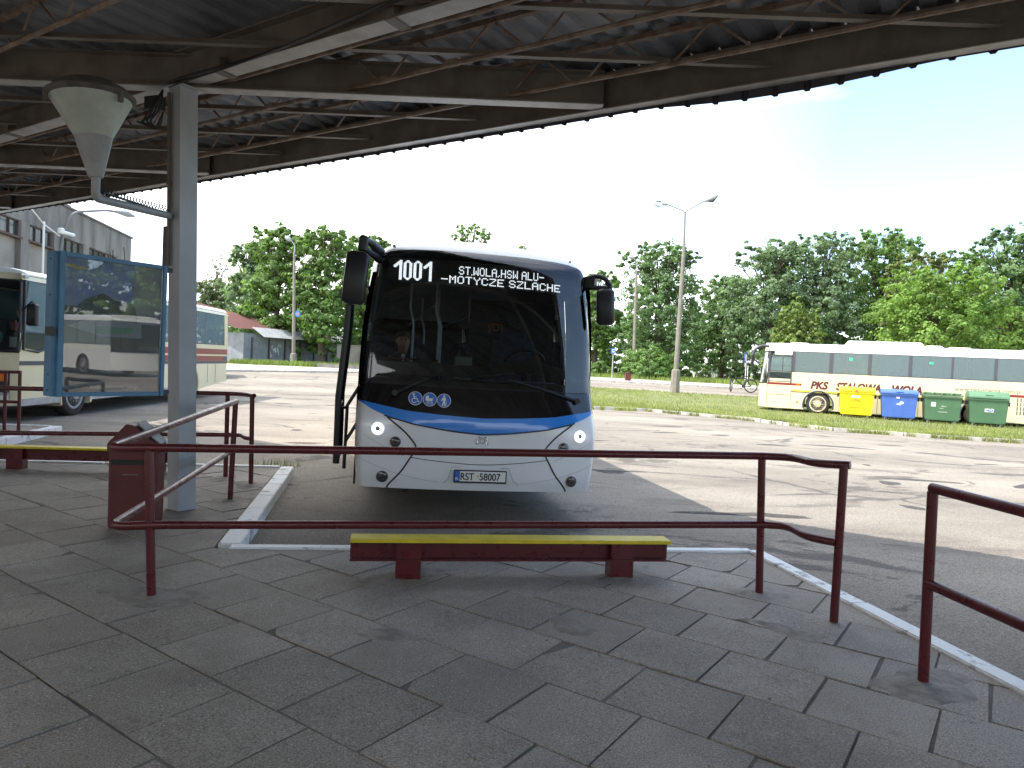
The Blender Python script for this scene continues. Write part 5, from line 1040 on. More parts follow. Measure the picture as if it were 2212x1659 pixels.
# ------------------------------------------------------------------ wheelie bins
d_ = Vector((math.cos(ra), math.sin(ra), 0))
def wheelie(label, px, py, mat, mat2, lid, rz=R(-24)):
    r_ = ray(px, py); nn = Vector((-d_.y, d_.x, 0)); k_ = (nn.dot(rb)-1.42)/nn.dot(r_); p = Vector((r_.x*k_, r_.y*k_, 0)); T = thing('wheeled_container', label, 'waste container', (p.x, p.y, gz(p.y)+.03), rz, 'waste containers beside the parked coach'); w, dp_ = 1.26, .98
    mb = MB(); vs = []
    for z, k, yb in ((.16, .90, .80), (.20, .92, .84), (1.02, 1.0, 1.0), (1.04, 1.04, 1.03), (1.10, 1.04, 1.03)):
        vs += [(-w/2*k, .02-.04*(k-.9)/.1 if z < 1.03 else -.055, z), (w/2*k, .02-.04*(k-.9)/.1 if z < 1.03 else -.055, z), (w/2*k, dp_*yb, z), (-w/2*k, dp_*yb, z)]
    fs = [(3, 2, 1, 0), (16, 17, 18, 19)]+[(4*j+i, 4*j+(i+1) % 4, 4*j+4+(i+1) % 4, 4*j+4+i) for j in range(4) for i in range(4)]; mb.add(vs, fs); body = mb.build('container_body', mat, T, bevel=.018)
    mb = MB()
    for k in range(9): mb.box((-w*.42+k*w*.105, -.035, 1.0), (.014, .03, .06))
    mb.build('rim_ribs', mat, T)
    if lid == 'ribbed':
        mb = MB(); mb.box((0, .48, 1.15), (w*1.06, 1.05, .05))
        for k in range(4): mb.rbox((-w*.39+k*w*.26, .45, 1.20), (w*.13, .98, .09), .03)
        mb.rbox((0, .48, 1.215), (w*1.02, .9, .03), .03); L_ = mb.build('lid', mat2, T, bevel=.006)
    elif lid == 'high':
        mb = MB(); mb.prism([(-w*.52, -.07, 1.11), (-w*.52, -.07, 1.17), (-w*.52, .04, 1.33), (-w*.52, .7, 1.38), (-w*.52, 1.02, 1.2), (-w*.52, 1.02, 1.11)], (w*1.04, 0, 0)); L_ = mb.build('lid', mat2, T, bevel=.02); mb = MB(); mb.box((0, -.02, 1.245), (.26, .05, .03), Matrix.Rotation(R(40), 3, 'X')); mb.build('lid_handle', mat, L_)
    else:
        mb = MB(); mb.prism([(-w*.53, -.075, 1.105), (-w*.53, -.075, 1.15), (-w*.53, -.02, 1.22), (-w*.53, .6, 1.29), (-w*.53, 1.02, 1.16), (-w*.53, 1.02, 1.105)], (w*1.06, 0, 0)); L_ = mb.build('lid', mat2, T, bevel=.02); mb = MB(); mb.box((0, -.055, 1.20), (.24, .05, .025), Matrix.Rotation(R(45), 3, 'X')); mb.build('lid_handle', mat, L_)
    for s in (-1, 1):
        mb = MB(); mb.tube([(s*w*.5, .3, .98), (s*w*.58, .3, .98)], .035, 10); mb.box((s*w*.55, .42, .92), (.07, .3, .14)); mb.build('trunnion', 'black', T)
    for x in (-w*.36, w*.36):
        for y in (.14, .76):
            mb = MB(); mb.lathe([(.05, -.025), (.085, -.022), (.085, .022), (.05, .025)], 18, (x, y, .085), Matrix.Rotation(R(90), 3, 'X')); c = mb.build('castor', 'rubber', T, True, 50); mb = MB(); mb.box((x, y, .15), (.09, .06, .06)); mb.box((x-.03, y-.03, .1), (.05, .012, .1)); mb.build('fork', 'metal', c)
    return T
def badge(T, name, mat, a, b, c, d, y=-.012): return slab_on(T, name, mat, rect(a, b, c, d), y, .006)
B1 = wheelie('bright yellow wheeled container with paper label, first in the row', 1848, 905, 'binY', 'binY', 'flat')
badge(B1, 'paper_label', 'paper', -.2, .12, .86, .95, -.022); lettering(B1, 'label_text', 'METALE', .055, -.09, .77, 'black', -.02); lettering(B1, 'label_text', 'I TWORZYWA SZTUCZNE', .05, -.26, .715, 'black', -.02, width=.44); mb = MB()
mb.tube([(-.30, -.004, .20), (-.30, -.01, .44), (-.26, -.012, .49), (.2, -.012, .49), (.24, -.01, .44), (.24, -.004, .20)], .010, 6); mb.build('moulded_panel', 'binY', B1); mb = MB(); [mb.box((-.02, -.092, 1.135), (.12, .01, .022), Matrix.Rotation(R(a), 3, 'Y')) for a in (25, -25)]; mb.build('red_tape', 'pinkpaper', B1)
B2 = wheelie('blue wheeled container between the yellow one and the green ones', 1940, 912, 'binB', 'binB', 'flat')
badge(B2, 'paper_label', 'paper', -.12, .0, .93, .99, -.03); mb = MB(); mb.prism([(.08+.075*math.cos(t), -.014, .76+.055*math.sin(t)) for t in lin(0, 5.9, 14)], (0, .006, 0)); mb.build('torn_sticker', 'paper', B2); mb = MB(); mb.prism([(-.1, -.014, .68), (-.08, -.014, .74), (-.05, -.014, .70), (-.02, -.014, .75), (.0, -.014, .70), (.06, -.014, .69), (.05, -.014, .66)], (0, .006, 0)); mb.build('torn_sticker', 'paper', B2)
B3 = wheelie('dark green wheeled container with ribbed lid right of the blue one', 2034, 917, 'binG', 'binG', 'ribbed')
badge(B3, 'paper_label', 'paper', -.40, -.24, .70, .88, -.014)
lettering(B3, 'worn_text', 'SZKLO', .06, -.06, .70, 'paper', -.016); lettering(B3, 'worn_text', 'BIALE', .05, -.10, .62, 'paper', -.016); lettering(B3, 'worn_text', 'I KOLOROWE', .05, -.16, .48, 'paper', -.012)
B4 = wheelie('lighter green wheeled container with smooth high lid and MZK sticker, last in the row', 2133, 922, 'binG', 'binG2', 'high')
badge(B4, 'white_sticker', 'paper', -.12, .17, .60, .73, -.014); lettering(B4, 'sticker_text', 'MZK', .12, -.08, .625, 'binB', -.018, bold=.004)

# ------------------------------------------------------------------ lamp posts
def post(mb, base_, top_, r0, r1, n=8): mb.tube([base_, base_.lerp(top_, .5), top_], [r0, (r0+r1)/2, r1], n)
def pole_thing(name, label, cat, px, py, tx, ty, r0, r1, plinth=0, group='concrete lamp posts'):
    p = G(px, py); p.z = gz(p.y); t = AT(tx, ty, p.y)-p; T = thing(name, label, cat, p, 0, group)
    mb = MB(); post(mb, Vector((0, 0, -.05)), t, r0, r1); mb.build('post', 'pole', T, True, 30)
    if plinth: mb = MB(); mb.tube([Vector((0, 0, -.1)), t.normalized()*plinth, t.normalized()*(plinth+.05)], [r0*1.75, r0*1.6, r0*1.1], 8); mb.build('plinth', 'pole', T, True, 30)
    return T, p, t
T, p, t = pole_thing('lamp_post', 'tall concrete lamp post with twin arms on the grass', 'lamp post', 1457, 850, 1477, 545, .17, .115, 1.45)
Y = p.y
mb = MB(); e = AT(1480, 457, Y)-p; mb.tube([t-Vector((0, 0, .1)), e], [.085, .06], 8); mb.tube([t+Vector((0, 0, -.05)), t+Vector((0, 0, .55))], .10, 8)
mb.tube(bend([e-Vector((0, 0, .5)), e, AT(1440, 441, Y)-p], .5), .035, 8); mb.tube(bend([e-Vector((0, 0, .5)), e, AT(1523, 434, Y)-p], .5), .035, 8); mb.build('twin_arm', 'greyletter', T, True)
mb = MB(); a, b = AT(1441, 441, Y)-p, AT(1413, 440, Y)-p; d = (b-a); mb.tube([a, a+d*.35], .10, 10); h = mb.build('lantern', 'lampgrey', T, True); mb = MB(); mb.tube([a+d*.35, a+d*.55, a+d*.85, b], [.08, .2, .17, .04], 12); mb.build('lantern_bowl', 'glass_clear', h, True)
mb = MB(); a, b = AT(1521, 435, Y)-p, AT(1551, 422, Y)-p; d = (b-a); mb.tube([a, a+d*.25, a+d*.7, b], [.06, .13, .17, .05], 10); h = mb.build('lantern', 'metal', T, True); mb = MB(); mb.tube([a+d*.3-Vector((0, 0, .1)), a+d*.6-Vector((0, 0, .17)), a+d*.95-Vector((0, 0, .08))], [.06, .13, .03], 10); mb.build('lantern_bowl', 'lens', h, True)
T, p, t = pole_thing('lamp_post', 'thinner lamp post beyond the service road, beside the red bin', 'lamp post', 1368, 818, 1375, 585, .22, .13, 1.2)
Y = p.y; mb = MB(); mb.tube(bend([t, AT(1376, 566, Y)-p, AT(1369, 558, Y)-p], .6), .06, 6); mb.build('arm', 'metal', T); mb = MB(); a, b = AT(1371, 559, Y)-p, AT(1358, 553, Y)-p; mb.tube([a, a.lerp(b, .4), a.lerp(b, .8), b], [.08, .22, .2, .05], 8); mb.build('lantern', 'lampgrey', T, True)
T, p, t = pole_thing('lamp_post', 'concrete lamp post standing before the trees on the left', 'lamp post', 634, 790, 636, 545, .17, .10, 1.0)
Y = p.y; mb = MB(); mb.tube(bend([t, AT(636, 528, Y)-p, AT(629, 520, Y)-p], .6), .045, 6); mb.build('arm', 'metal', T); mb = MB(); a, b = AT(630, 521, Y)-p, AT(616, 511, Y)-p; mb.tube([a, a.lerp(b, .4), a.lerp(b, .8), b], [.07, .19, .17, .05], 8); mb.build('lantern', 'lampgrey', T, True)
# round blue sign on that post
c = AT(643, 678, Y-.25); sg = thing('round_sign', 'round blue sign clamped to the left lamp post', 'sign', c, R(-18)); q = Matrix.Rotation(R(90), 3, 'X'); mb = MB(); mb.lathe([(.26, -.012), (.26, .012), (.01, .012)], 24, (0, 0, 0), q); mb.build('plate', 'blueplate', sg, True, 40); mb = MB(); mb.lathe([(.15, .0125), (.15, .018), (.01, .018)], 24, (0, 0, 0), q); mb.build('symbol', 'greyletter', sg); mb = MB(); mb.tube([(-.3, .1, 0), (.0, .03, 0)], .02, 6); mb.build('bracket', 'metal', sg)
# building lamp and camera pole on the hall side (built with the hall)
BO = Vector((-19.7, 36.8, 0)); bd = Vector((-.19, .98, 0)).normalized(); bnrm = Vector((bd.y, -bd.x, 0))      # bnrm points to the yard
hl = thing('depot_hall', 'grey concrete depot hall with a row of high windows', 'building', (BO.x, BO.y, 0), math.atan2(bd.y, bd.x))
# local x runs away along the wall, -y faces the yard
mb = MB(); mb.box((-14.8, 6.06, 3.3), (28, 12, 7)); mb.build('hall_body', 'conc2', hl)
mb = MB(); mb.box((-14.8, -.0, 6.24), (28.04, .16, 1.2)); mb.box((-.9, -.02, 2.85), (.5, .2, 5.58));
for x in (-2.6, -6.55, -9.3, -11.9, -14.4, -17, -19.6): mb.box((x, -.03, 4.55), (.62, .2, 2.2))
mb.build('concrete_frame', 'conc', hl)
mb = MB(); mb.box((-14.8, 0, 6.88), (28.2, .3, .08)); mb.build('roof_edge', 'greyband', hl)
for x0, x1 in ((-6.1, -4.1), (-8.95, -7.0), (-11.6, -9.7), (-14.1, -12.2), (-16.6, -14.7), (-19.2, -17.3)):
    mb = MB(); mb.box(((x0+x1)/2, .04, 5.36), (x1-x0, .08, .56)); w_ = mb.build('window', 'windark', hl); mb = MB(); mb.box(((x0+x1)/2, -.05, 5.04), (x1-x0+.15, .22, .07)); mb.build('sill', 'winframe', w_)
    mb = MB(); [mb.box((x, -.02, 5.36), (.05, .05, .56)) for x in lin(x0+.03, x1-.03, 4)]; mb.box(((x0+x1)/2, -.02, 5.62), (x1-x0, .05, .05)); mb.build('frame', 'winframe', w_)
mb = MB(); mb.box((-5.3, 2.2, 7.15), (1.3, 1.2, .8)); mb.box((-5.3, 2.2, 7.58), (1.9, 1.7, .1)); mb.box((-5.6, 2.2, 7.72), (.6, .6, .2)); mb.build('roof_vent', 'conc', hl)
mb = MB(); rr = random.Random(5)
for k in range(70):
    x = rr.uniform(-4.5, -1.2); z = rr.uniform(2.8, 4.2); P = [Vector((x, -.06, z))]
    for j in range(5): P.append(P[-1]+Vector((rr.uniform(-.25, .25), rr.uniform(-.02, .01), rr.uniform(.1, .5))))
    mb.tube(P, .014, 4)
o_ = mb.build('dry_vines', 'wood', hl); o_['kind'] = 'stuff'
wp = lambda s, off, z: BO+bd*s+bnrm*off+Vector((0, 0, z))
ll = thing('wall_lamp', 'curved street lamp fixed to the wall of the depot hall', 'lamp', wp(-9.1, .14, 5.3)); mb = MB(); q0 = wp(-9.1, .14, 5.3); mb.tube(bend([Vector((0, 0, -2.4)), Vector((0, 0, .0)), wp(-8.9, .35, 6.6)-q0, wp(-6.8, 1.0, 7.15)-q0, wp(-6.1, 1.3, 7.2)-q0], 1.2), .05, 8); mb.build('arm', 'greyletter', ll, True); mb = MB(); mb.tube([wp(-6.4, 1.2, 7.19)-q0, wp(-5.7, 1.4, 7.24)-q0, wp(-5.2, 1.55, 7.25)-q0], [.07, .14, .05], 8); mb.build('lantern', 'lampgrey', ll, True)
cp_ = wp(-11.65, .6, 0); kp = thing('camera_pole', 'white pole with security camera in front of the depot hall', 'pole', cp_); mb = MB(); mb.tube([(0, 0, 0), (0, 0, 5.75)], .04, 8); mb.tube([wp(-13.9, .9, 6.1)-cp_, Vector((0, 0, 5.65)), wp(-10.35, .6, 5.45)-cp_], .025, 6); mb.build('pole', 'roofwhite', kp, True); mb = MB(); mb.rbox(wp(-10.5, .7, 5.62)-cp_, (.2, .2, .22), .06); mb.tube([wp(-10.5, .7, 5.6)-cp_, wp(-10.0, .95, 5.56)-cp_], .07, 8); mb.build('camera', 'roofwhite', kp, True)
# garages with red roof on the left
gp0, gp1 = G(470, 788), G(650, 789); gd_ = (gp1-gp0).normalized(); gr = thing('garage_row', 'row of grey sheet metal garages with a red roof, left behind the white van', 'garages', (gp0.x, gp0.y+5, gz(gp0.y)), math.atan2(gd_.y, gd_.x)); L = (gp1-gp0).length+6
mb = MB(); mb.box((L/2, 3, 1.3), (L, 6, 2.6)); mb.build('walls', 'shed', gr)
mb = MB(); n = int(L/.22); mb.grid(lambda i, k: Vector((1.3+i*.22, (-1.0, .3)[k], (2.35, 3.15)[k]+(.03 if i % 2 else 0))), range(n-10), (0, 1)); mb.build('awning', 'shedlight', gr)
mb = MB(); mb.grid(lambda x, k: Vector((x, (.2, 5.2)[k], 2.95+(2.1 if k else 0)*max(.2, 1-x/L*.85)+(.04 if int(x*7) % 2 else 0))), lin(-1, L, 120), (0, 1)); mb.build('roof', 'redroof', gr)
for k in range(6):
    x = 1.0+k*2.2; mb = MB(); mb.box((x+1.0, -.05, 1.08), (1.95, .06, 2.1)); mb.build('garage_door', 'shed', gr); mb = MB(); mb.box((x-.05, -.08, 1.15), (.12, .12, 2.3)); mb.build('door_post', 'greyband', gr)
rr = random.Random(8)
for x0 in (3.4, 5.8):
    mb = MB()
    for k in range(5):
        P = [Vector((x0+rr.uniform(0, 1.2), -.09, .6+rr.uniform(0, 1)))]
        for j in range(6): P.append(P[-1]+Vector((rr.uniform(-.15, .3), 0, rr.uniform(-.35, .35))))
        mb.tube(P, .022, 4)
    mb.build('scrawl', 'paper', gr)
# grey wall in the shade under the left trees
a, b = G(690, 797), G(820, 803); d = b-a; lw = thing('boundary_wall', 'low grey concrete wall under the trees left of the bus', 'wall', (a.x, a.y+9, gz(a.y)), math.atan2(d.y, d.x)); mb = MB(); mb.box((d.length*.6, 0, 1.0), (d.length*1.6, .15, 2.0)); mb.build('wall_panels', 'conc', lw); mb = MB(); mb.box((d.length*.6, -.02, 2.04), (d.length*1.6, .24, .08)); mb.build('coping', 'conc', lw)
mb = MB(); d2 = b-a; mb.box((a.x+d2.x*.5, a.y+1.2, gz(a.y)+.2), (d2.length*1.2, .2, .42), math.atan2(d2.y, d2.x)); tag(mb.build('low_kerb_wall', 'conc', None, bevel=.02), 'low grey kerb wall along the pavement under the left trees', 'kerb wall')

# ------------------------------------------------------------------ small things on the right
p = G(1356, 813); Yb = 60; c = AT(1356, 822, Yb); rb_ = thing('litter_bin', 'small red litter bin on the grass by the thin lamp post', 'litter bin', (c.x, c.y, gz(c.y)+.08)); mb = MB(); mb.rbox((0, 0, .3), (.46, .4, .6), .05, taper=1.05); mb.build('bin_body', 'binred', rb_); mb = MB(); mb.prism([(-.25, -.22, .6), (.25, -.22, .6), (.25, -.22, .65), (0, -.22, .73), (-.25, -.22, .65)], (0, .44, 0)); mb.build('hood', 'binred', rb_)
c = AT(1322, 810, 66); sg = thing('stop_sign_post', 'blue and white bus stop sign on a grey post', 'sign', (c.x, c.y, gz(c.y))); zt_ = AT(1323, 752, 66).z-gz(66); mb = MB(); mb.tube([(0, 0, 0), (0, 0, zt_)], .05, 8); mb.build('post', 'metal', sg); mb = MB(); mb.box((0, -.06, zt_-.25), (.44, .03, .48)); pl_ = mb.build('plate', 'blueplate', sg); mb = MB(); mb.box((0, -.08, zt_-.25), (.24, .01, .28)); mb.build('white_field', 'paper', pl_); mb = MB(); mb.box((0, -.088, zt_-.22), (.2, .006, .1)); mb.box((-.06, -.088, zt_-.33), (.04, .006, .06)); mb.box((.06, -.088, zt_-.33), (.04, .006, .06)); mb.build('symbol', 'blueplate', pl_)
c = AT(1608, 822, 56); sg = thing('round_traffic_sign', 'round blue and white traffic sign turned sideways behind the bicycle', 'sign', (c.x, c.y, gz(c.y))); zt_ = AT(1610, 762, 56).z-gz(56); mb = MB(); mb.tube([(.06, 0, 0), (.06, 0, zt_-.1)], .035, 8); mb.tube([(.32, .3, 0), (.32, .3, zt_-1.0)], .03, 8); mb.build('post', 'roofwhite', sg)
for k, (rz_, mt) in enumerate(((58, 'blueplate'), (58, 'paper'))):
    q = Matrix.Rotation(R(rz_), 3, 'Z') @ Matrix.Rotation(R(90), 3, 'X'); mb = MB(); mb.lathe([(.42-.14*k, -.012-.004*k), (.42-.14*k, .012+.004*k), (.01, .012+.004*k)], 28, (.0, 0, zt_-.4), q); mb.build(('plate', 'white_field')[k], mt, sg, True, 40)
mb = MB(); mb.box((.02, -.03, zt_-.95), (.5, .03, .3), R(58)); mb.build('lower_plate', 'paper', sg)
# bicycle
c = G(1600, 848); bk = thing('bicycle', 'black mountain bicycle standing at the edge of the grass', 'bicycle', (c.x, c.y, gz(c.y)+.04), R(-14)); S_ = 1.28
def bp(x, z, y=0): return Vector((x*S_, y, z*S_))
for x, st in ((-.52, 78), (.50, 8)):
    q = Matrix.Rotation(R(st), 3, 'Z'); mb = MB(); n = 28; mb.tube([bp(x, .34)+q @ Vector((.33*S_*math.cos(2*math.pi*k/n), 0, .33*S_*math.sin(2*math.pi*k/n))) for k in range(n+1)], .040, 8, False); w_ = mb.build('wheel', 'black', bk, True); mb = MB()
    for k in range(9): a = math.pi*k/9; v_ = q @ Vector((.32*S_*math.cos(a), 0, .32*S_*math.sin(a))); mb.tube([bp(x, .34)-v_, bp(x, .34)+v_], .004, 3)
    mb.build('spokes', 'metal', w_)
mb = MB(); [mb.tube([bp(*a), bp(*b)], .034, 8) for a, b in (((.5, .34), (.12, .32)), ((.12, .32), (.26, .82)), ((.24, .74), (-.30, .76)), ((.12, .32), (-.32, .66)), ((.5, .34), (.24, .74)), ((-.30, .62), (-.30, .86)))]; mb.build('frame', 'black', bk, True)
mb = MB(); [mb.tube([bp(-.31, .62), bp(-.52+.0, .34, s*.06)], .03, 8) for s in (-1, 1)]; mb.build('fork', 'metal', bk, True)
mb = MB(); mb.tube([bp(-.30, .86), bp(-.33, .93)], .02, 6); mb.tube([bp(-.33, .93, -.36), bp(-.33, .93, .36)], .018, 8); mb.build('handlebar', 'black', bk); mb = MB(); mb.rbox(bp(.28, .86), (.34, .16, .07), .05); mb.build('saddle', 'black', bk); mb = MB(); mb.tube([bp(.3, .70), bp(.72, .71)], .014, 6); mb.tube([bp(.68, .71), bp(.5, .38)], .010, 6); mb.build('carrier', 'black', bk); mb = MB(); q = Matrix.Rotation(R(90), 3, 'X'); mb.lathe([(.11, -.02), (.11, .02), (.02, .02)], 20, bp(.12, .32), q); mb.tube([bp(.12, .32, -.08), bp(.02, .20, -.08)], .015, 6); mb.tube([bp(.12, .32, .08), bp(.22, .44, .08)], .015, 6); mb.box(bp(.0, .19, -.12), (.1, .1, .03)); mb.build('crank', 'black', bk); mb = MB(); mb.tube([bp(.14, .28, -.05), bp(.18, .0, -.14)], .012, 6); mb.build('kick_stand', 'metal', bk)
# fence beyond the far pavement
a, b = AT(1500, 800, 96), AT(1660, 808, 90); d = b-a; fn_ = thing('mesh_fence', 'low grey fence with white posts under the trees on the right', 'fence', (a.x, a.y, .4), math.atan2(d.y, d.x)); L = d.length
mb = MB(); mb.box((L/2, 0, 1.5), (L, .06, .06)); mb.box((L/2, 0, .3), (L, .06, .06)); [mb.box((x, 0, .9), (.04, .04, 1.2)) for x in lin(0, L, int(L/.22))]; mb.build('fence_panel', 'greyband', fn_)
for x in lin(0, L, 5): mb = MB(); mb.box((x, -.05, .85), (.16, .12, 1.7)); mb.build('fence_post', 'paper', fn_)
p = AT(1548, 790, 125); van('parked_van', 'white van glimpsed through the trees beyond the fence', (p.x-2, p.y, .4), R(10))
p = AT(1300, 790, 130); van('parked_van', 'white van glimpsed under the trees right of the bus', (p.x-2, p.y, .4), R(4))

# ------------------------------------------------------------------ trees
def crown(lobes, n, size, seed, flat=.35, droop=0, shell=.55):
    """leaf clumps on the branch ends of a set of ellipsoid lobes -> arrays of leaf quads"""
    q = np.random.default_rng(seed); out = []; vol = np.array([l[3]*l[4]*l[5] for l in lobes])**.67; vol /= vol.sum()
    for l, w in zip(lobes, vol):
        k = int(n*w); nc = max(6, int(k/36)); d = q.normal(size=(nc, 3)); d[:, 2] = d[:, 2]*.9+.12; d /= np.linalg.norm(d, axis=1)[:, None]
        rr = ((shell+(1-shell)*q.random(nc)**.6)*q.uniform(.7, 1.16, nc))[:, None]; cc = np.array(l[:3])+d*rr*np.array(l[3:6]); cs = q.uniform(.5, 1.25, nc)*min(l[3:6])*.17+size*.8
        idx = q.integers(0, nc, k); off = q.normal(size=(k, 3)); off /= np.linalg.norm(off, axis=1)[:, None]; off *= (q.random(k)**.45)[:, None]
        P = cc[idx]+off*cs[idx][:, None]*np.array([1, 1, .62]); P[:, 2] -= droop*np.abs(off[:, 0])*cs[idx]
        nrm = off*.95+d[idx]*.6+np.array([0, 0, flat])+q.normal(size=(k, 3))*.36; out.append((P, nrm))
    P = np.vstack([a for a, b in out]); Nn = np.vstack([b for a, b in out]); Nn /= np.linalg.norm(Nn, axis=1)[:, None]
    k = len(P); t = np.cross(Nn, q.normal(size=(k, 3))); t /= np.linalg.norm(t, axis=1)[:, None]; b = np.cross(Nn, t); s = size*q.uniform(.55, 1.3, k)[:, None]
    V = np.empty((k, 4, 3)); V[:, 0] = P-t*s; V[:, 1] = P+b*s*.55+Nn*s*.12; V[:, 2] = P+t*s; V[:, 3] = P-b*s*.55+Nn*s*.12
    return V.reshape(-1, 3)
def leaves(name, V, mat, par):
    k = len(V)//4; me = bpy.data.meshes.new(name); me.vertices.add(4*k); me.vertices.foreach_set('co', V.astype(np.float32).ravel()); me.loops.add(4*k); me.loops.foreach_set('vertex_index', np.arange(4*k, dtype=np.int32)); me.polygons.add(k); me.polygons.foreach_set('loop_start', np.arange(0, 4*k, 4, dtype=np.int32)); me.polygons.foreach_set('loop_total', np.full(k, 4, dtype=np.int32)); me.update(); me.validate()
    me.materials.append(mat); o = bpy.data.objects.new(name, me); COL.objects.link(o); o.parent = par; return o
def tree(label, px, Y, top, width, mat, seed, zlow=1.2, n=9000, size=.19, name='tree', cat='tree', shape='round', grp=None, trunk=True, shell=.5, at=None):
    if at: x, Y, H, Rr = at; zg = gz(Y)
    else: P = AT(px, top, Y); zg = gz(Y); x = P.x; H = P.z-zg; Rr = width/F_PX*Y/2
    T = thing(name, label, cat, (x, Y, zg), 0, grp); q = random.Random(seed); lobes = []
    hc = H-zlow
    if shape == 'round':
        lobes += [(0, 0, zlow+hc*.48, Rr*.88, Rr*.8, hc*.47), (0, 0, zlow+hc*.52, Rr*.6, Rr*.5, hc*.42)]
        for k in range(14):
            a = 2.4*k+q.uniform(-.4, .4); h = (k+.5)/14*.84+.04; w = math.sin(math.pi*min(1, h*.72+.2))**.6
            s = Rr*q.uniform(.28, .42); r = (Rr*w-s*.8)*q.uniform(.75, 1.12); lobes.append((math.cos(a)*r, math.sin(a)*r, zlow+hc*h, s, s, s*.9))
        for k in range(11):
            a = 2.4*k+q.uniform(-.5, .5); s = Rr*q.uniform(.15, .27); rr_ = Rr*.72*math.sqrt((k+.3)/11); lobes.append((math.cos(a)*rr_, math.sin(a)*rr_, H-s*q.uniform(.6, 1.3)-(rr_/Rr)**2*hc*.2, s, s, s*.95))
    elif shape == 'juniper':
        for k in range(9):
            a = 2.4*k; ro = Rr*.62*math.sqrt(k/9); hh = hc*(1-.42*(ro/Rr)**1.2)*q.uniform(.88, 1.0); cx, cy = math.cos(a)*ro, math.sin(a)*ro
            for j in range(8):
                f = (j+.5)/8; s = Rr*.38*(1-f**1.6*.82); lobes.append((cx*(1+.25*(1-f))+q.uniform(-.1, .1)*Rr, cy*(1+.25*(1-f)), zlow+hh*f, s, s, hh*.10))
    elif shape == 'thin':
        for k in range(9): a = q.uniform(0, 6.28); h = q.uniform(.2, .95); lobes.append((math.cos(a)*Rr*.8*q.random(), math.sin(a)*Rr*.8*q.random(), zlow+hc*h, Rr*.35, Rr*.35, Rr*.4))
    elif shape == 'bush':
        for k in range(9): a = 2*math.pi*k/9; r = Rr*.55*q.random(); s = Rr*.48; lobes.append((math.cos(a)*r*1.1, math.sin(a)*r, zlow+hc*q.uniform(.25, .55), s, s, hc*.45))
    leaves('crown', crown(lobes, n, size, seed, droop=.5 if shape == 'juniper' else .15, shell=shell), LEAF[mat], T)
    if trunk:
        mb = MB(); rt = .018*H+.06; top_ = Vector((q.uniform(-.3, .3), q.uniform(-.3, .3), zlow+hc*.68)); mb.tube([(0, 0, -.1), (0.02*H*q.uniform(-1, 1), 0, H*.15), (0, .02*H*q.uniform(-1, 1), H*.35), top_], [rt*1.3, rt, rt*.8, rt*.25], 8)
        for l in (lobes[1:] if shape != 'juniper' else lobes[::6]):
            h0 = min(l[2]*.7, zlow+hc*.5); e = Vector(l[:3]); s0 = Vector((0, 0, h0)); mb.tube([s0, s0.lerp(e, .5)+Vector((0, 0, .04*H*q.random())), e], [rt*.32, rt*.2, rt*.06], 5)
            for j in range(3): g_ = e+Vector((q.uniform(-1, 1)*l[3], q.uniform(-1, 1)*l[4], q.uniform(-.5, .5)*l[5])); mb.tube([s0.lerp(e, .7), g_], [rt*.12, rt*.04], 4)
        mb.build('trunk', 'wood', T, True)
    return T
GL, GR = 'trees beyond the yard on the left', 'trees beyond the service road on the right'
tree('broad leafy green tree behind the left lamp post', 606, 66, 486, 175, 'mid', 1, .8, 22275, 0.164, grp=GL)
tree('dense green tree left of the white bus, right of the left lamp post', 708, 64, 480, 170, 'mid', 2, .6, 22275, 0.164, grp=GL)
tree('green tree whose crown shows just above the left bus mirror', 795, 70, 500, 150, 'mid', 3, .6, 18225, 0.164, grp=GL)
tree('grey green tree left of the others, above the red garage roof', 545, 80, 522, 130, 'blue', 4, 1.5, 16200, 0.180, grp=GL)
tree('low pale tree farthest left, just right of the grey column', 462, 100, 598, 130, 'pale', 5, 1, 14175, 0.205, grp=GL)
tree('sparse half bare tree rising behind the low pale tree', 470, 104, 530, 90, 'pale', 6, 5, 600, 0.139, shape='thin', grp=GL)
tree('small round tree top showing above the bus roof', 1020, 95, 478, 122, 'mid', 7, 5, 6750, 0.197, grp=GL)
tree('distant tree top just above the right end of the bus roof', 1130, 110, 525, 44, 'mid', 8, 6, 2025, 0.197, grp=GL)
tree('tree partly hidden behind the right bus mirror', 1296, 90, 580, 120, 'mid', 9, .5, 16200, 0.197, grp=GR)
tree('tall dark tree behind the twin lamp post', 1432, 84, 516, 215, 'deep', 10, .6, 28350, 0.180, grp=GR)
tree('lower tree filling the gap right of the twin lamp post', 1570, 92, 590, 165, 'deep', 11, .5, 20250, 0.197, grp=GR)
tree('tall grey green tree at the left end of the big group', 1668, 80, 510, 215, 'blue', 12, .6, 28350, 0.180, grp=GR)
tree('tall grey green tree in the middle of the big group, behind the pointed juniper', 1778, 82, 494, 220, 'blue', 13, .6, 28350, 0.180, grp=GR)
tree('tall fresh green tree behind the parked coach roof cooler', 1908, 84, 489, 210, 'mid', 14, .6, 28350, 0.180, grp=GR)
tree('yellowish tan tinted tree above the light green maple', 1990, 74, 535, 150, 'tan', 15, .8, 18225, 0.164, grp=GR)
tree('deep green tree rising behind the light green maple on its right', 2090, 82, 530, 170, 'mid', 16, .6, 22275, 0.180, grp=GR)
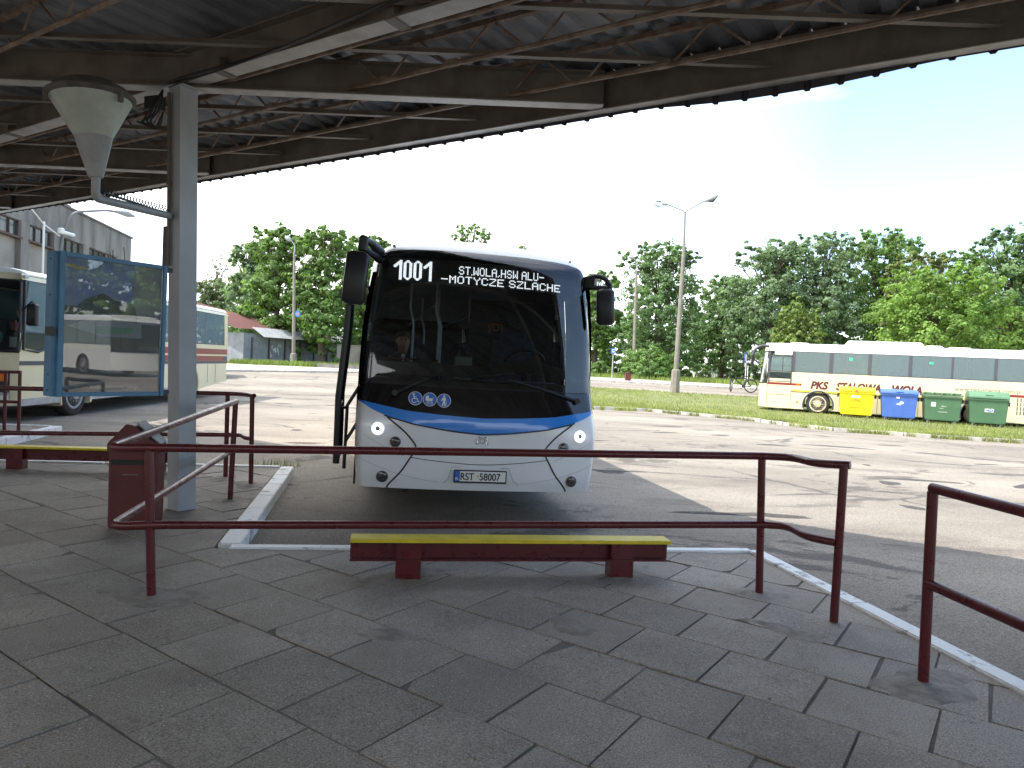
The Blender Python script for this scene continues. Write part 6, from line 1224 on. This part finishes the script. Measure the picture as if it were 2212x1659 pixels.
tree('tallest dark tree at the right edge of the photo', 2195, 70, 480, 190, 'deep', 17, .6, 26325, 0.164, grp=GR)
tree('pointed yellow green juniper behind the front of the parked coach', 1724, 50, 614, 165, 'olive', 18, .2, 51000, 0.100, shape='juniper', grp=GR, shell=.7)
tree('bright light green maple behind the parked coach', 2025, 48, 572, 300, 'bright', 19, .4, 34425, 0.115, grp=GR)
tree('small light green tree at the right edge beside the maple', 2190, 50, 660, 120, 'bright', 20, .3, 14175, 0.115, grp=GR)
tree('wide green bush behind the thin lamp post and red bin', 1408, 76, 738, 170, 'mid', 21, -.2, 18225, 0.139, 'bush', 'bush', 'bush', trunk=False)
tree('low bush under the trees beside the stop sign', 1296, 80, 775, 60, 'mid', 22, -.2, 4050, 0.139, 'bush', 'bush', 'bush', trunk=False)
for k, (px, ds, hh, rr_) in enumerate(((150, 62, 9, 4.5), (325, 60, 8.5, 4))):
    p, d = MIR(px, 780, ds); tree('broad tree seen only as a reflection in the poster glass', 0, 0, 0, 0, 'mid', 40+k, .5, 5000, .3, grp='trees mirrored in the poster glass', at=(p.x, p.y, hh, rr_), shell=.3)
# the wood that closes the view behind them
q = np.random.default_rng(3); V = []
lob = []
rr = random.Random(12)
for k in range(26):
    x = 1240+k*42; top_ = lerp([(1240, 690), (1400, 640), (1700, 600), (2000, 590), (2300, 560)], x)+rr.uniform(-18, 25); P = AT(x, top_, 108); h = (P.z-.4)/2; lob += [(P.x, 108+rr.uniform(-4, 4), .2+h, 3.6, 3.0, h), (P.x, 106, 1.6, 3.4, 2, 1.8)]
for k in range(12):
    x = 500+k*34; P = AT(x, 640+rr.uniform(-25, 20), 88); h = (P.z-.4)/2; lob += [(P.x, 88+rr.uniform(-3, 3), .2+h, 2.6, 2.5, h), (P.x, 87, 1.4, 2.4, 2, 1.6)]
o = leaves('treeline', crown(lob, 64000, .36, 5, shell=.3), LEAF['deep'], None); o['kind'] = 'stuff'; o['label'] = 'dark mass of foliage closing the view behind the trees'; o['category'] = 'wood'
#--END--
